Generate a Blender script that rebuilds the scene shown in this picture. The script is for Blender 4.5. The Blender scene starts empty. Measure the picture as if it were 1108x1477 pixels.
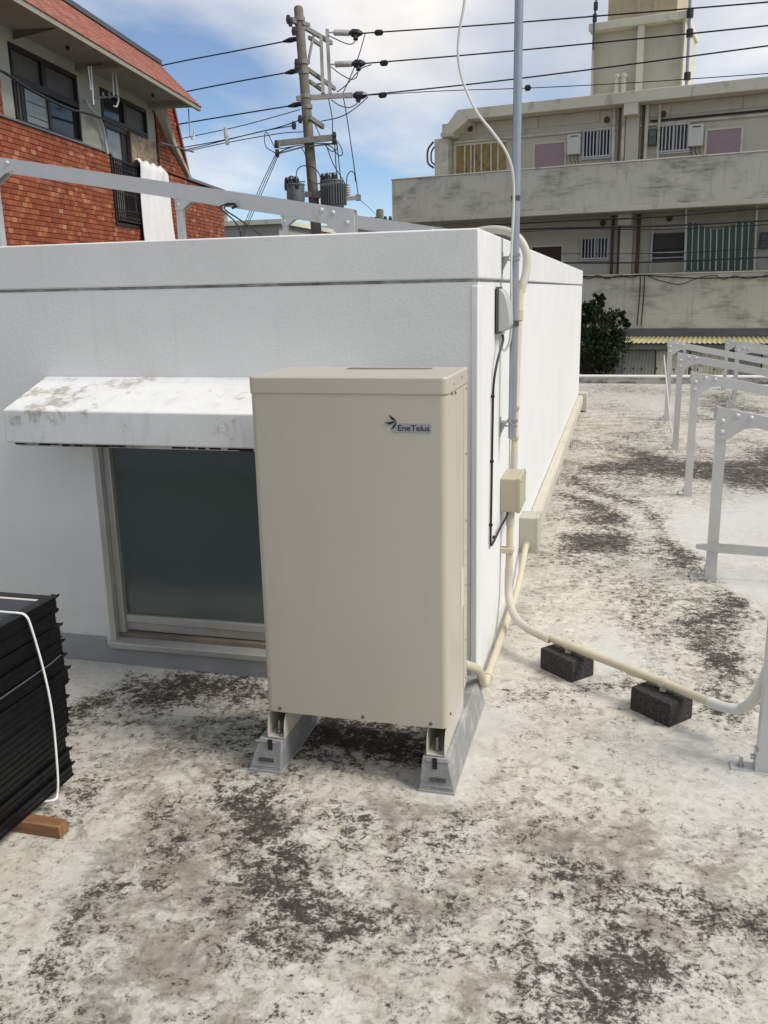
import bpy, bmesh, math, random
import numpy as np
from mathutils import Vector, Matrix, noise as mnoise
random.seed(7)
S = bpy.context.scene
COL = S.collection
R = math.radians

# ------------------------------------------------------------------ camera
cam_d = bpy.data.cameras.new('camera')
cam = bpy.data.objects.new('camera', cam_d); COL.objects.link(cam)
cam_d.sensor_fit = 'VERTICAL'; cam_d.sensor_height = 36.0; cam_d.lens = 31.10
cam_d.clip_start = 0.05; cam_d.clip_end = 2000
rgt = Vector((0.96734175, 0.25266664, -0.02023657))
dwn = Vector((0.04196697, -0.23838219, -0.97026424))
fwd = Vector((-0.24997744, 0.93772784, -0.2412007))
cam.matrix_world = Matrix((
    (rgt.x, -dwn.x, -fwd.x, 0.0),
    (rgt.y, -dwn.y, -fwd.y, 0.0),
    (rgt.z, -dwn.z, -fwd.z, 1.65),
    (0, 0, 0, 1)))
S.camera = cam

# ------------------------------------------------------------------ sky, sun, exposure
SUN_EL, SUN_AZ = R(50), R(96)
W = bpy.data.worlds.new('World'); S.world = W; W.use_nodes = True
wn = W.node_tree; wn.nodes.clear()
def wnode(t, **k):
    n = wn.nodes.new(t)
    for a, b in k.items(): setattr(n, a, b)
    return n
def wl(a, b): wn.links.new(a, b)
w_out = wnode('ShaderNodeOutputWorld'); w_bg = wnode('ShaderNodeBackground')
w_bg.inputs['Strength'].default_value = 0.10
w_sky = wnode('ShaderNodeTexSky', sky_type='NISHITA', sun_disc=False)
w_sky.sun_elevation = SUN_EL; w_sky.sun_rotation = SUN_AZ; w_sky.dust_density = 0.1; w_sky.ozone_density = 3.0; w_sky.altitude = 1500
w_tc = wnode('ShaderNodeTexCoord')
w_sep = wnode('ShaderNodeSeparateXYZ'); wl(w_tc.outputs['Generated'], w_sep.inputs[0])
w_zc = wnode('ShaderNodeMath', operation='MAXIMUM'); wl(w_sep.outputs['Z'], w_zc.inputs[0]); w_zc.inputs[1].default_value = 0.0
w_den = wnode('ShaderNodeMath', operation='ADD'); wl(w_zc.outputs[0], w_den.inputs[0]); w_den.inputs[1].default_value = 0.16
w_px = wnode('ShaderNodeMath', operation='DIVIDE'); wl(w_sep.outputs['X'], w_px.inputs[0]); wl(w_den.outputs[0], w_px.inputs[1])
w_py = wnode('ShaderNodeMath', operation='DIVIDE'); wl(w_sep.outputs['Y'], w_py.inputs[0]); wl(w_den.outputs[0], w_py.inputs[1])
w_cmb = wnode('ShaderNodeCombineXYZ'); wl(w_px.outputs[0], w_cmb.inputs['X']); wl(w_py.outputs[0], w_cmb.inputs['Y'])
w_map = wnode('ShaderNodeMapping'); wl(w_cmb.outputs[0], w_map.inputs['Vector'])
w_map.inputs['Location'].default_value = (5.1, 2.2, 0.0)
w_map.inputs['Scale'].default_value = (1.0, 0.8, 1.0)
w_n1 = wnode('ShaderNodeTexNoise'); wl(w_map.outputs[0], w_n1.inputs['Vector'])
w_n1.inputs['Scale'].default_value = 0.62; w_n1.inputs['Detail'].default_value = 7; w_n1.inputs['Roughness'].default_value = 0.5; w_n1.inputs['Distortion'].default_value = 0.3
w_r1 = wnode('ShaderNodeValToRGB'); wl(w_n1.outputs['Fac'], w_r1.inputs['Fac'])
w_r1.color_ramp.elements[0].position = 0.42; w_r1.color_ramp.elements[0].color = (0.03, 0.03, 0.03, 1)
w_r1.color_ramp.elements[1].position = 0.60; w_r1.color_ramp.elements[1].color = (1, 1, 1, 1)
w_n2 = wnode('ShaderNodeTexNoise'); wl(w_map.outputs[0], w_n2.inputs['Vector'])
w_n2.inputs['Scale'].default_value = 1.7; w_n2.inputs['Detail'].default_value = 6; w_n2.inputs['Roughness'].default_value = 0.5
w_r2 = wnode('ShaderNodeValToRGB'); wl(w_n2.outputs['Fac'], w_r2.inputs['Fac'])
w_r2.color_ramp.elements[0].position = 0.35; w_r2.color_ramp.elements[0].color = (5.6, 5.6, 5.6, 1)
w_r2.color_ramp.elements[1].position = 0.65; w_r2.color_ramp.elements[1].color = (8.2, 7.9, 7.5, 1)
w_mix = wnode('ShaderNodeMix', data_type='RGBA')
wl(w_r1.outputs['Color'], w_mix.inputs['Factor']); wl(w_sky.outputs['Color'], w_mix.inputs['A']); wl(w_r2.outputs['Color'], w_mix.inputs['B'])
wl(w_mix.outputs['Result'], w_bg.inputs['Color']); wl(w_bg.outputs[0], w_out.inputs[0])

sun_d = bpy.data.lights.new('sun', 'SUN'); sun = bpy.data.objects.new('sun', sun_d); COL.objects.link(sun)
sun_d.energy = 2.5; sun_d.angle = R(24); sun_d.color = (1.0, 0.95, 0.87)
sd = Vector((math.sin(SUN_AZ) * math.cos(SUN_EL), math.cos(SUN_AZ) * math.cos(SUN_EL), math.sin(SUN_EL)))
sun.rotation_euler = (-sd).to_track_quat('-Z', 'Y').to_euler()
S.view_settings.view_transform = 'Standard'; S.view_settings.look = 'None'
S.view_settings.exposure = 0.42; S.view_settings.gamma = 1.0; S.view_settings.use_curve_mapping = False

# ------------------------------------------------------------------ materials
def srgb(r, g, b):
    f = lambda c: (c / 255 / 12.92) if c / 255 <= 0.04045 else ((c / 255 + 0.055) / 1.055) ** 2.4
    return (f(r), f(g), f(b))
class NT:
    def __init__(s, name):
        s.m = bpy.data.materials.new(name); s.m.use_nodes = True
        s.t = s.m.node_tree; s.t.nodes.clear()
        s.out = s.t.nodes.new('ShaderNodeOutputMaterial'); s.b = s.t.nodes.new('ShaderNodeBsdfPrincipled')
        s.l(s.b.outputs[0], s.out.inputs['Surface'])
        s.tc = s.t.nodes.new('ShaderNodeTexCoord')
    def l(s, a, b): s.t.links.new(a, b)
    def n(s, t, **k):
        n = s.t.nodes.new(t)
        for a, b in k.items(): setattr(n, a, b)
        return n
    def geo(s): return s.n('ShaderNodeNewGeometry').outputs['Position']
    def noise(s, scale, detail=6, rough=0.6, dist=0.0, vec=None, stretch=None):
        v = vec or s.geo()
        if stretch:
            mp = s.n('ShaderNodeMapping'); s.l(v, mp.inputs['Vector']); mp.inputs['Scale'].default_value = stretch; v = mp.outputs[0]
        n = s.n('ShaderNodeTexNoise'); s.l(v, n.inputs['Vector'])
        n.inputs['Scale'].default_value = scale; n.inputs['Detail'].default_value = detail
        n.inputs['Roughness'].default_value = rough; n.inputs['Distortion'].default_value = dist
        return n.outputs['Fac']
    def ramp(s, f, *stops):
        r = s.n('ShaderNodeValToRGB'); s.l(f, r.inputs['Fac']); e = r.color_ramp.elements
        while len(e) < len(stops): e.new(0.5)
        for i, (p, c) in enumerate(stops):
            e[i].position = p
            if not isinstance(c, (tuple, list)): c = (c, c, c)
            e[i].color = (*c[:3], 1)
        return r.outputs['Color']
    def math(s, op, a, b=None, clamp=False):
        m = s.n('ShaderNodeMath', operation=op, use_clamp=clamp)
        for i, v in enumerate((a, b)):
            if v is None: continue
            if isinstance(v, (int, float)): m.inputs[i].default_value = v
            else: s.l(v, m.inputs[i])
        return m.outputs[0]
    def mix(s, f, a, b, blend='MIX'):
        m = s.n('ShaderNodeMix', data_type='RGBA', blend_type=blend)
        for k, v in (('Factor', f), ('A', a), ('B', b)):
            if isinstance(v, (int, float)): m.inputs[k].default_value = v
            elif isinstance(v, (tuple, list)): m.inputs[k].default_value = (*v[:3], 1)
            else: s.l(v, m.inputs[k])
        return m.outputs['Result']
    def bump(s, f, strength=0.2, dist=0.01):
        b = s.n('ShaderNodeBump'); s.l(f, b.inputs['Height']); b.inputs['Strength'].default_value = strength; b.inputs['Distance'].default_value = dist
        s.l(b.outputs[0], s.b.inputs['Normal'])
    def set(s, col=None, rough=None, metal=None, spec=None):
        if col is not None:
            if isinstance(col, (tuple, list)): s.b.inputs['Base Color'].default_value = (*col[:3], 1)
            else: s.l(col, s.b.inputs['Base Color'])
        if rough is not None:
            if isinstance(rough, (int, float)): s.b.inputs['Roughness'].default_value = rough
            else: s.l(rough, s.b.inputs['Roughness'])
        if metal is not None: s.b.inputs['Metallic'].default_value = metal
        if spec is not None: s.b.inputs['Specular IOR Level'].default_value = spec
        return s
MAT = {}
def simple(name, col, rough=0.5, metal=0.0, var=0.12, scale=6.0, grime=None, gscale=3.0, gthr=(0.5, 0.75), gamt=0.6, bump=0.0, bscale=150, stretch=None, spec=None):
    """paint / metal / plastic with a slight mottle, optional dirt of its own shape and a fine relief"""
    t = NT(name)
    a = tuple(c * (1 - var) for c in col); b = tuple(min(1, c * (1 + var)) for c in col)
    c = t.ramp(t.noise(scale, 5, 0.6), (0.3, a), (0.7, b))
    if grime:
        g = t.ramp(t.noise(gscale, 8, 0.65, 0.2, stretch=stretch), (gthr[0], 0.0), (gthr[1], gamt))
        c = t.mix(g, c, grime)
    t.set(c, rough, metal, spec)
    if bump: t.bump(t.noise(bscale, 3, 0.6), bump, 0.004)
    MAT[name] = t.m
    return t.m

# walls of the rooftop building: white stucco paint
t = NT('white_stucco')
c = t.ramp(t.noise(2.2, 6, 0.6), (0.3, (0.70, 0.695, 0.675)), (0.7, (0.75, 0.745, 0.725)))
st = t.ramp(t.noise(2.0, 7, 0.6, 0.2, stretch=(1.5, 1.5, 0.8)), (0.56, 0.0), (0.8, 0.12))
c = t.mix(st, c, (0.44, 0.44, 0.41))
sz = t.n('ShaderNodeSeparateXYZ'); t.l(t.geo(), sz.inputs[0]); up_ = t.ramp(sz.outputs['Z'], (0.55, 0.0), (1.0, 1.0)); lo_ = t.ramp(sz.outputs['Z'], (0.0, 1.0), (0.30, 0.0))
drip = t.ramp(t.noise(2.4, 8, 0.7, 0.1, stretch=(9, 9, 0.25)), (0.55, 0.0), (0.75, 0.16)); c = t.mix(t.math('MULTIPLY', drip, up_), c, (0.36, 0.35, 0.31))
spl = t.ramp(t.noise(9, 8, 0.7, 0.3), (0.42, 0.0), (0.7, 0.5)); c = t.mix(t.math('MULTIPLY', spl, lo_), c, (0.34, 0.33, 0.30))
t.set(c, 0.75, spec=0.3); t.bump(t.noise(95, 4, 0.6), 0.32, 0.005); MAT['white_stucco'] = t.m
t = NT('white_coping')
c = t.ramp(t.noise(3.0, 6, 0.6), (0.3, (0.67, 0.665, 0.645)), (0.7, (0.73, 0.725, 0.705)))
st = t.ramp(t.noise(5.0, 7, 0.6, 0.3, stretch=(2, 2, 0.7)), (0.6, 0.0), (0.8, 0.35))
c = t.mix(st, c, (0.36, 0.35, 0.33)); t.set(c, 0.7, spec=0.3); t.bump(t.noise(120, 4, 0.6), 0.3, 0.004); MAT['white_coping'] = t.m
t = NT('awning_paint')
c = t.ramp(t.noise(4.0, 6, 0.6), (0.3, (0.68, 0.68, 0.66)), (0.7, (0.76, 0.755, 0.735)))
st = t.ramp(t.noise(3.1, 9, 0.7, 0.6), (0.50, 0.0), (0.60, 0.55), (0.75, 0.85))
def near(p, r):
    d = t.n('ShaderNodeVectorMath', operation='DISTANCE'); t.l(t.geo(), d.inputs[0]); d.inputs[1].default_value = p
    return t.ramp(t.math('DIVIDE', d.outputs['Value'], r), (0.2, 1.0), (1.0, 0.0))
spots = t.math('ADD', near((-2.25, 3.20, 1.26), 0.36), t.math('MULTIPLY', near((-1.42, 3.14, 1.25), 0.22), 0.7))
spots = t.math('ADD', spots, near((-1.95, 3.34, 1.31), 0.15))
stn = t.ramp(t.math('ADD', t.math('MULTIPLY', spots, 0.42), t.math('MULTIPLY', t.math('SUBTRACT', t.noise(11.0, 9, 0.74, 0.15), 0.5), 2.2)), (0.30, 0.0), (0.55, 0.65), (0.9, 0.9))
c = t.mix(stn, c, (0.26, 0.215, 0.155))
st2 = t.ramp(t.noise(6.0, 8, 0.7, 0.2, stretch=(2.5, 2.5, 0.4)), (0.54, 0.0), (0.75, 0.42))
c = t.mix(st2, c, (0.33, 0.32, 0.29)); t.set(c, 0.75, spec=0.3); t.bump(t.noise(130, 5, 0.65), 0.35, 0.004); MAT['awning_paint'] = t.m
simple('skirting_grey', (0.33, 0.335, 0.325), 0.7, var=0.06, grime=(0.5, 0.5, 0.48), gthr=(0.6, 0.8), bump=0.3)
simple('groove_dark', (0.50, 0.495, 0.48), 0.9, var=0.5, scale=14)
simple('aluminium', (0.50, 0.49, 0.45), 0.42, 0.5, var=0.08, grime=(0.2, 0.18, 0.14), gthr=(0.55, 0.8), gamt=0.5)
simple('track_brown', (0.20, 0.165, 0.12), 0.7, var=0.3)
t = NT('inverter_paint')
c = t.ramp(t.noise(1.5, 4, 0.5), (0.3, (0.475, 0.435, 0.355)), (0.7, (0.49, 0.45, 0.37)))
du_ = t.ramp(t.noise(7.0, 8, 0.68, 0.2, stretch=(1.6, 1.6, 0.35)), (0.5, 0.0), (0.8, 0.16)); c = t.mix(du_, c, (0.33, 0.29, 0.22))
t.set(c, t.ramp(t.noise(4, 5, 0.6), (0.3, 0.30), (0.7, 0.42)), spec=0.45); t.bump(t.noise(6, 2, 0.5), 0.05, 0.01); MAT['inverter_paint'] = t.m
simple('inverter_dark', (0.02, 0.02, 0.02), 0.8)
simple('bracket_paint', (0.50, 0.475, 0.40), 0.45, var=0.04, grime=(0.25, 0.22, 0.16), gscale=25, gthr=(0.6, 0.8), gamt=0.4)
simple('bolt_steel', (0.36, 0.35, 0.33), 0.4, 0.85, var=0.3, scale=60)
simple('screw_bronze', (0.16, 0.13, 0.10), 0.4, 0.7, var=0.3, scale=80)
simple('logo_silver', (0.33, 0.35, 0.36), 0.4, 0.3, var=0.15, scale=200)
simple('logo_ink', (0.008, 0.013, 0.02), 0.4)
simple('base_block', (0.25, 0.25, 0.24), 0.85, var=0.14, scale=14, grime=(0.55, 0.55, 0.53), gscale=11, gthr=(0.52, 0.72), gamt=0.7, bump=0.5, bscale=90)
simple('rubber_black', (0.012, 0.012, 0.012), 0.8)
simple('conduit_beige', (0.56, 0.50, 0.36), 0.45, var=0.05, grime=(0.32, 0.24, 0.14), gscale=7, gthr=(0.55, 0.8), gamt=0.4)
simple('conduit_pale', (0.52, 0.50, 0.42), 0.55, var=0.06, grime=(0.3, 0.27, 0.2), gscale=9, gthr=(0.55, 0.8), gamt=0.35)
simple('duct_beige', (0.55, 0.52, 0.42), 0.5, var=0.05, grime=(0.25, 0.22, 0.16), gscale=5, gthr=(0.55, 0.8), gamt=0.5)
simple('jbox_tan', (0.42, 0.38, 0.26), 0.4, var=0.04, grime=(0.55, 0.5, 0.4), gscale=8, gthr=(0.6, 0.8), gamt=0.4)
simple('jbox_green', (0.44, 0.44, 0.35), 0.45, var=0.05, grime=(0.55, 0.53, 0.45), gscale=9, gthr=(0.6, 0.8), gamt=0.4)
simple('mast_grey', (0.34, 0.37, 0.41), 0.38, 0.6, var=0.08, scale=9)
simple('steel_dark', (0.10, 0.105, 0.11), 0.45, 0.6, var=0.3, scale=40)
simple('galvanised', (0.46, 0.47, 0.46), 0.4, 0.7, var=0.15, scale=50, grime=(0.24, 0.14, 0.07), gscale=40, gthr=(0.62, 0.75), gamt=0.5)
simple('cable_white', (0.62, 0.62, 0.58), 0.5, var=0.05)
simple('cable_black', (0.012, 0.012, 0.013), 0.45, var=0.2)
simple('antenna_grey', (0.44, 0.44, 0.42), 0.5, var=0.05)
simple('antenna_dark', (0.06, 0.06, 0.06), 0.5)
simple('frame_paint', (0.52, 0.515, 0.505), 0.38, 0.25, var=0.04, scale=8, grime=(0.35, 0.35, 0.34), gscale=12, gthr=(0.6, 0.85), gamt=0.4)
simple('strap_grey', (0.46, 0.46, 0.44), 0.55, 0.1, var=0.12)
t = NT('porous_block')
c = t.ramp(t.noise(110, 5, 0.7), (0.35, (0.034, 0.031, 0.028)), (0.6, (0.09, 0.083, 0.076)), (0.75, (0.2, 0.19, 0.17)))
t.set(c, 0.95, spec=0.15); t.bump(t.noise(160, 5, 0.8), 0.9, 0.012); MAT['porous_block'] = t.m
simple('panel_black', (0.006, 0.006, 0.007), 0.38, 0.3, var=0.5, scale=30, grime=(0.07, 0.06, 0.045), gscale=18, gthr=(0.58, 0.78), gamt=0.4, stretch=(1, 1, 3))
simple('panel_cell', (0.012, 0.014, 0.028), 0.12, 0.1, var=0.2, scale=5)
simple('panel_grid', (0.08, 0.085, 0.10), 0.3)
simple('panel_margin', (0.62, 0.55, 0.45), 0.3, var=0.06)
simple('string_white', (0.78, 0.78, 0.77), 0.9, var=0.06, scale=200)
t = NT('sleeper_wood')
c = t.ramp(t.noise(60, 5, 0.6, 0.4, stretch=(0.15, 1, 1)), (0.3, (0.16, 0.075, 0.03)), (0.7, (0.28, 0.15, 0.07)))
t.set(c, 0.8); MAT['sleeper_wood'] = t.m
t = NT('window_glass')
t.set((0.088, 0.110, 0.102), t.ramp(t.noise(3.0, 4, 0.5), (0.3, 0.10), (0.7, 0.17)), spec=0.6); MAT['window_glass'] = t.m
# concrete roof paint: white coat worn off along grime paths (amount per place is the mesh attribute 'grime')
t = NT('worn_roof_paint')
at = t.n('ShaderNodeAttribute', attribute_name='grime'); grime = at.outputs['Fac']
at2 = t.n('ShaderNodeAttribute', attribute_name='clean'); clean = at2.outputs['Fac']
at3 = t.n('ShaderNodeAttribute', attribute_name='wash'); wash = at3.outputs['Fac']
n_big = t.noise(1.9, 7, 0.62, 0.3); n_mid = t.noise(8.0, 9, 0.72, 0.5); n_fine = t.noise(27.0, 9, 0.78, 0.5); n_speck = t.noise(85.0, 5, 0.75, 0.3); n_wash = t.noise(5.5, 10, 0.76, 0.5); n_str = t.noise(14.0, 7, 0.75, 1.2)
ctr = lambda f, k: t.math('MULTIPLY', t.math('SUBTRACT', f, 0.5), k)
base = t.ramp(n_str, (0.36, (0.42, 0.395, 0.325)), (0.5, (0.53, 0.505, 0.435)), (0.62, (0.62, 0.60, 0.545)))
cw = t.mix(t.math('MULTIPLY', clean, 0.8, True), base, (0.54, 0.54, 0.525))
# thin brown grey film in the hollows
wv = t.math('ADD', t.math('ADD', t.math('MULTIPLY', wash, 0.50), -0.08), ctr(n_wash, 3.4)); wv = t.math('ADD', wv, ctr(n_big, 1.0)); wv = t.math('ADD', wv, ctr(n_fine, 1.7)); wv = t.math('ADD', wv, ctr(n_str, 1.1)); wv = t.math('SUBTRACT', wv, t.math('MULTIPLY', clean, 0.55))
wm = t.ramp(wv, (0.0, 0.0), (0.32, 0.52), (0.85, 0.85))
cw = t.mix(wm, cw, t.ramp(n_mid, (0.35, (0.115, 0.098, 0.07)), (0.68, (0.24, 0.21, 0.155))))
# paint gone: dark concrete with crisp flaked edges
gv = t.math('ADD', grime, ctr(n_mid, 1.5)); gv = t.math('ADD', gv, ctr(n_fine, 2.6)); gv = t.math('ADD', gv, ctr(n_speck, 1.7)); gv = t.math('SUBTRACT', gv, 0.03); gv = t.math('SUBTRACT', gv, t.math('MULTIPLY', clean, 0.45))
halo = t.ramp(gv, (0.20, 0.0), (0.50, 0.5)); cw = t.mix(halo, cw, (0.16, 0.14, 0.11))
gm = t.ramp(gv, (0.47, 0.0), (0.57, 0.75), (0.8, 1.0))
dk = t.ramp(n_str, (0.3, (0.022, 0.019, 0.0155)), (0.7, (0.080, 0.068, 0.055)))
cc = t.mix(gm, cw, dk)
# lone dark specks
sp = t.ramp(t.math('ADD', n_speck, ctr(n_big, 0.5)), (0.72, 0.0), (0.78, 0.6)); cc = t.mix(sp, cc, (0.06, 0.05, 0.04))
t.set(cc, t.ramp(gm, (0.0, 0.72), (1.0, 0.9)), spec=0.25)
t.bump(t.math('ADD', t.math('MULTIPLY', gm, -0.7), t.math('ADD', n_fine, n_str)), 0.4, 0.005); MAT['worn_roof_paint'] = t.m
# background
t = NT('left_tile')
at = t.n('ShaderNodeAttribute', attribute_name='shade'); v = at.outputs['Fac']
c = t.ramp(v, (0.0, (0.18, 0.040, 0.018)), (0.35, (0.26, 0.062, 0.025)), (0.7, (0.32, 0.088, 0.035)), (0.85, (0.36, 0.125, 0.052)), (1.0, (0.44, 0.205, 0.095)))
c = t.mix(t.ramp(t.noise(5, 6, 0.6), (0.4, 0.0), (0.75, 0.35)), c, (0.12, 0.04, 0.02)); t.set(c, 0.55, spec=0.35); MAT['left_tile'] = t.m
simple('mortar_brown', (0.06, 0.025, 0.014), 0.9, var=0.2)
t = NT('roof_tile_pink')
at = t.n('ShaderNodeAttribute', attribute_name='shade'); v = at.outputs['Fac']
c = t.ramp(v, (0.0, (0.40, 0.17, 0.13)), (0.5, (0.48, 0.22, 0.17)), (1.0, (0.57, 0.29, 0.225))); t.set(c, 0.8, spec=0.2); MAT['roof_tile_pink'] = t.m
simple('left_plaster', (0.42, 0.42, 0.345), 0.85, var=0.06, scale=2, grime=(0.16, 0.15, 0.11), gscale=1.2, gthr=(0.52, 0.8), gamt=0.45)
simple('soffit_plaster', (0.27, 0.26, 0.205), 0.9, var=0.06, scale=2)
simple('bronze_frame', (0.022, 0.018, 0.017), 0.45, 0.2, var=0.2)
simple('left_glass', (0.02, 0.026, 0.028), 0.08, spec=0.35)
simple('left_glass_frost', (0.21, 0.225, 0.215), 0.2, spec=0.7)
simple('curtain_dark', (0.02, 0.02, 0.022), 0.7)
simple('shutter_olive', (0.075, 0.075, 0.058), 0.5)
t = NT('osb_board')
c = t.ramp(t.noise(13, 4, 0.75, 0.8, stretch=(1, 1, 0.6)), (0.3, (0.15, 0.09, 0.05)), (0.5, (0.36, 0.27, 0.17)), (0.7, (0.60, 0.50, 0.36))); t.set(c, 0.85); MAT['osb_board'] = t.m
simple('iron_black', (0.02, 0.018, 0.016), 0.6, 0.3, var=0.3)
simple('linen_white', (0.74, 0.73, 0.70), 0.9, var=0.04, scale=3)
simple('pole_steel_white', (0.55, 0.55, 0.52), 0.4, 0.3)
t = NT('right_plaster')
c = t.ramp(t.noise(0.8, 6, 0.6), (0.3, (0.60, 0.575, 0.47)), (0.7, (0.68, 0.66, 0.555)))
g1_ = t.ramp(t.noise(1.1, 8, 0.66, 0.3, stretch=(0.9, 0.9, 1.5)), (0.48, 0.0), (0.66, 0.85)); g2_ = t.ramp(t.noise(7.0, 6, 0.7, 0.2, stretch=(0.35, 0.35, 2.2)), (0.40, 0.25), (0.62, 1.0))
c = t.mix(t.math('MULTIPLY', g1_, g2_), c, (0.14, 0.135, 0.115))
g3_ = t.ramp(t.noise(2.6, 7, 0.65, 0.1, stretch=(3.0, 3.0, 0.28)), (0.55, 0.0), (0.75, 0.5)); c = t.mix(g3_, c, (0.20, 0.19, 0.155))
t.set(c, 0.88, spec=0.25); t.bump(t.noise(40, 4, 0.6), 0.2, 0.01); MAT['right_plaster'] = t.m
simple('right_wall', (0.54, 0.52, 0.43), 0.88, var=0.05, scale=0.8, grime=(0.14, 0.13, 0.10), gscale=1.4, gthr=(0.55, 0.8), gamt=0.4, stretch=(1.5, 1.5, 0.5))
simple('right_fascia', (0.64, 0.61, 0.49), 0.88, var=0.08, scale=1.0, grime=(0.05, 0.05, 0.045), gscale=1.8, gthr=(0.55, 0.75), gamt=0.7, stretch=(1.6, 1.6, 0.6))
simple('tank_yellow', (0.46, 0.39, 0.25), 0.7, var=0.1, grime=(0.14, 0.11, 0.07), gscale=2, gthr=(0.58, 0.8), gamt=0.7, stretch=(3, 3, 0.4))
simple('door_mauve', (0.33, 0.245, 0.27), 0.6, var=0.05)
simple('door_brown', (0.045, 0.025, 0.02), 0.6)
simple('plywood_ochre', (0.34, 0.25, 0.10), 0.85, var=0.25, scale=7, grime=(0.07, 0.05, 0.02), gscale=4, gthr=(0.55, 0.7), gamt=0.7)
simple('bar_white', (0.52, 0.53, 0.54), 0.5, 0.2)
simple('heater_white', (0.60, 0.60, 0.56), 0.5, var=0.04)
simple('rust_pipe', (0.10, 0.06, 0.04), 0.8, var=0.4, scale=20)
simple('band_grey', (0.145, 0.145, 0.155), 0.8, var=0.12)
t = NT('striped_cloth')
sx = t.n('ShaderNodeSeparateXYZ'); t.l(t.tc.outputs['UV'], sx.inputs[0])
fr = t.math('FRACT', t.math('MULTIPLY', sx.outputs['X'], 11.0))
c = t.mix(t.math('LESS_THAN', fr, 0.17), (0.055, 0.088, 0.068), (0.46, 0.49, 0.46)); t.set(c, 0.9); MAT['striped_cloth'] = t.m
simple('shed_panel', (0.64, 0.60, 0.42), 0.6, var=0.12, scale=1.2, grime=(0.15, 0.14, 0.09), gscale=1.6, gthr=(0.5, 0.7), gamt=0.5, stretch=(3, 3, 0.25))
simple('shed_yellow', (0.50, 0.45, 0.235), 0.55, var=0.1, scale=3, grime=(0.2, 0.15, 0.06), gscale=5, gthr=(0.55, 0.75), gamt=0.5)
simple('shed_trim', (0.30, 0.29, 0.24), 0.7)
simple('pole_concrete', (0.17, 0.145, 0.11), 0.9, var=0.2, scale=5, grime=(0.07, 0.06, 0.05), gscale=4, gthr=(0.5, 0.75), gamt=0.5, stretch=(2, 2, 0.4))
simple('arm_steel', (0.26, 0.245, 0.22), 0.6, 0.4, var=0.2, scale=8, grime=(0.16, 0.09, 0.05), gscale=5, gthr=(0.6, 0.75), gamt=0.5)
simple('insulator_white', (0.55, 0.53, 0.50), 0.25)
simple('insulator_dark', (0.02, 0.02, 0.025), 0.4)
simple('transformer_grey', (0.16, 0.17, 0.18), 0.5, 0.2, var=0.1)
simple('far_building', (0.36, 0.35, 0.31), 0.9, var=0.1)
simple('asphalt', (0.06, 0.06, 0.058), 0.9, var=0.2, scale=2, grime=(0.10, 0.10, 0.09), gscale=0.8)
t = NT('leaf_dark')
at = t.n('ShaderNodeAttribute', attribute_name='shade'); v = at.outputs['Fac']
c = t.ramp(v, (0.0, (0.012, 0.020, 0.008)), (0.5, (0.028, 0.045, 0.016)), (1.0, (0.06, 0.085, 0.03))); t.set(c, 0.6, spec=0.25); MAT['leaf_dark'] = t.m
simple('bark', (0.06, 0.045, 0.035), 0.95, var=0.3)
simple('kerb_paint', (0.52, 0.51, 0.48), 0.85, var=0.1, grime=(0.06, 0.055, 0.05), gscale=2.4, gthr=(0.47, 0.6), gamt=0.8, stretch=(1, 1, 2))
simple('kerb_top', (0.72, 0.72, 0.70), 0.7, var=0.05)

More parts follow.
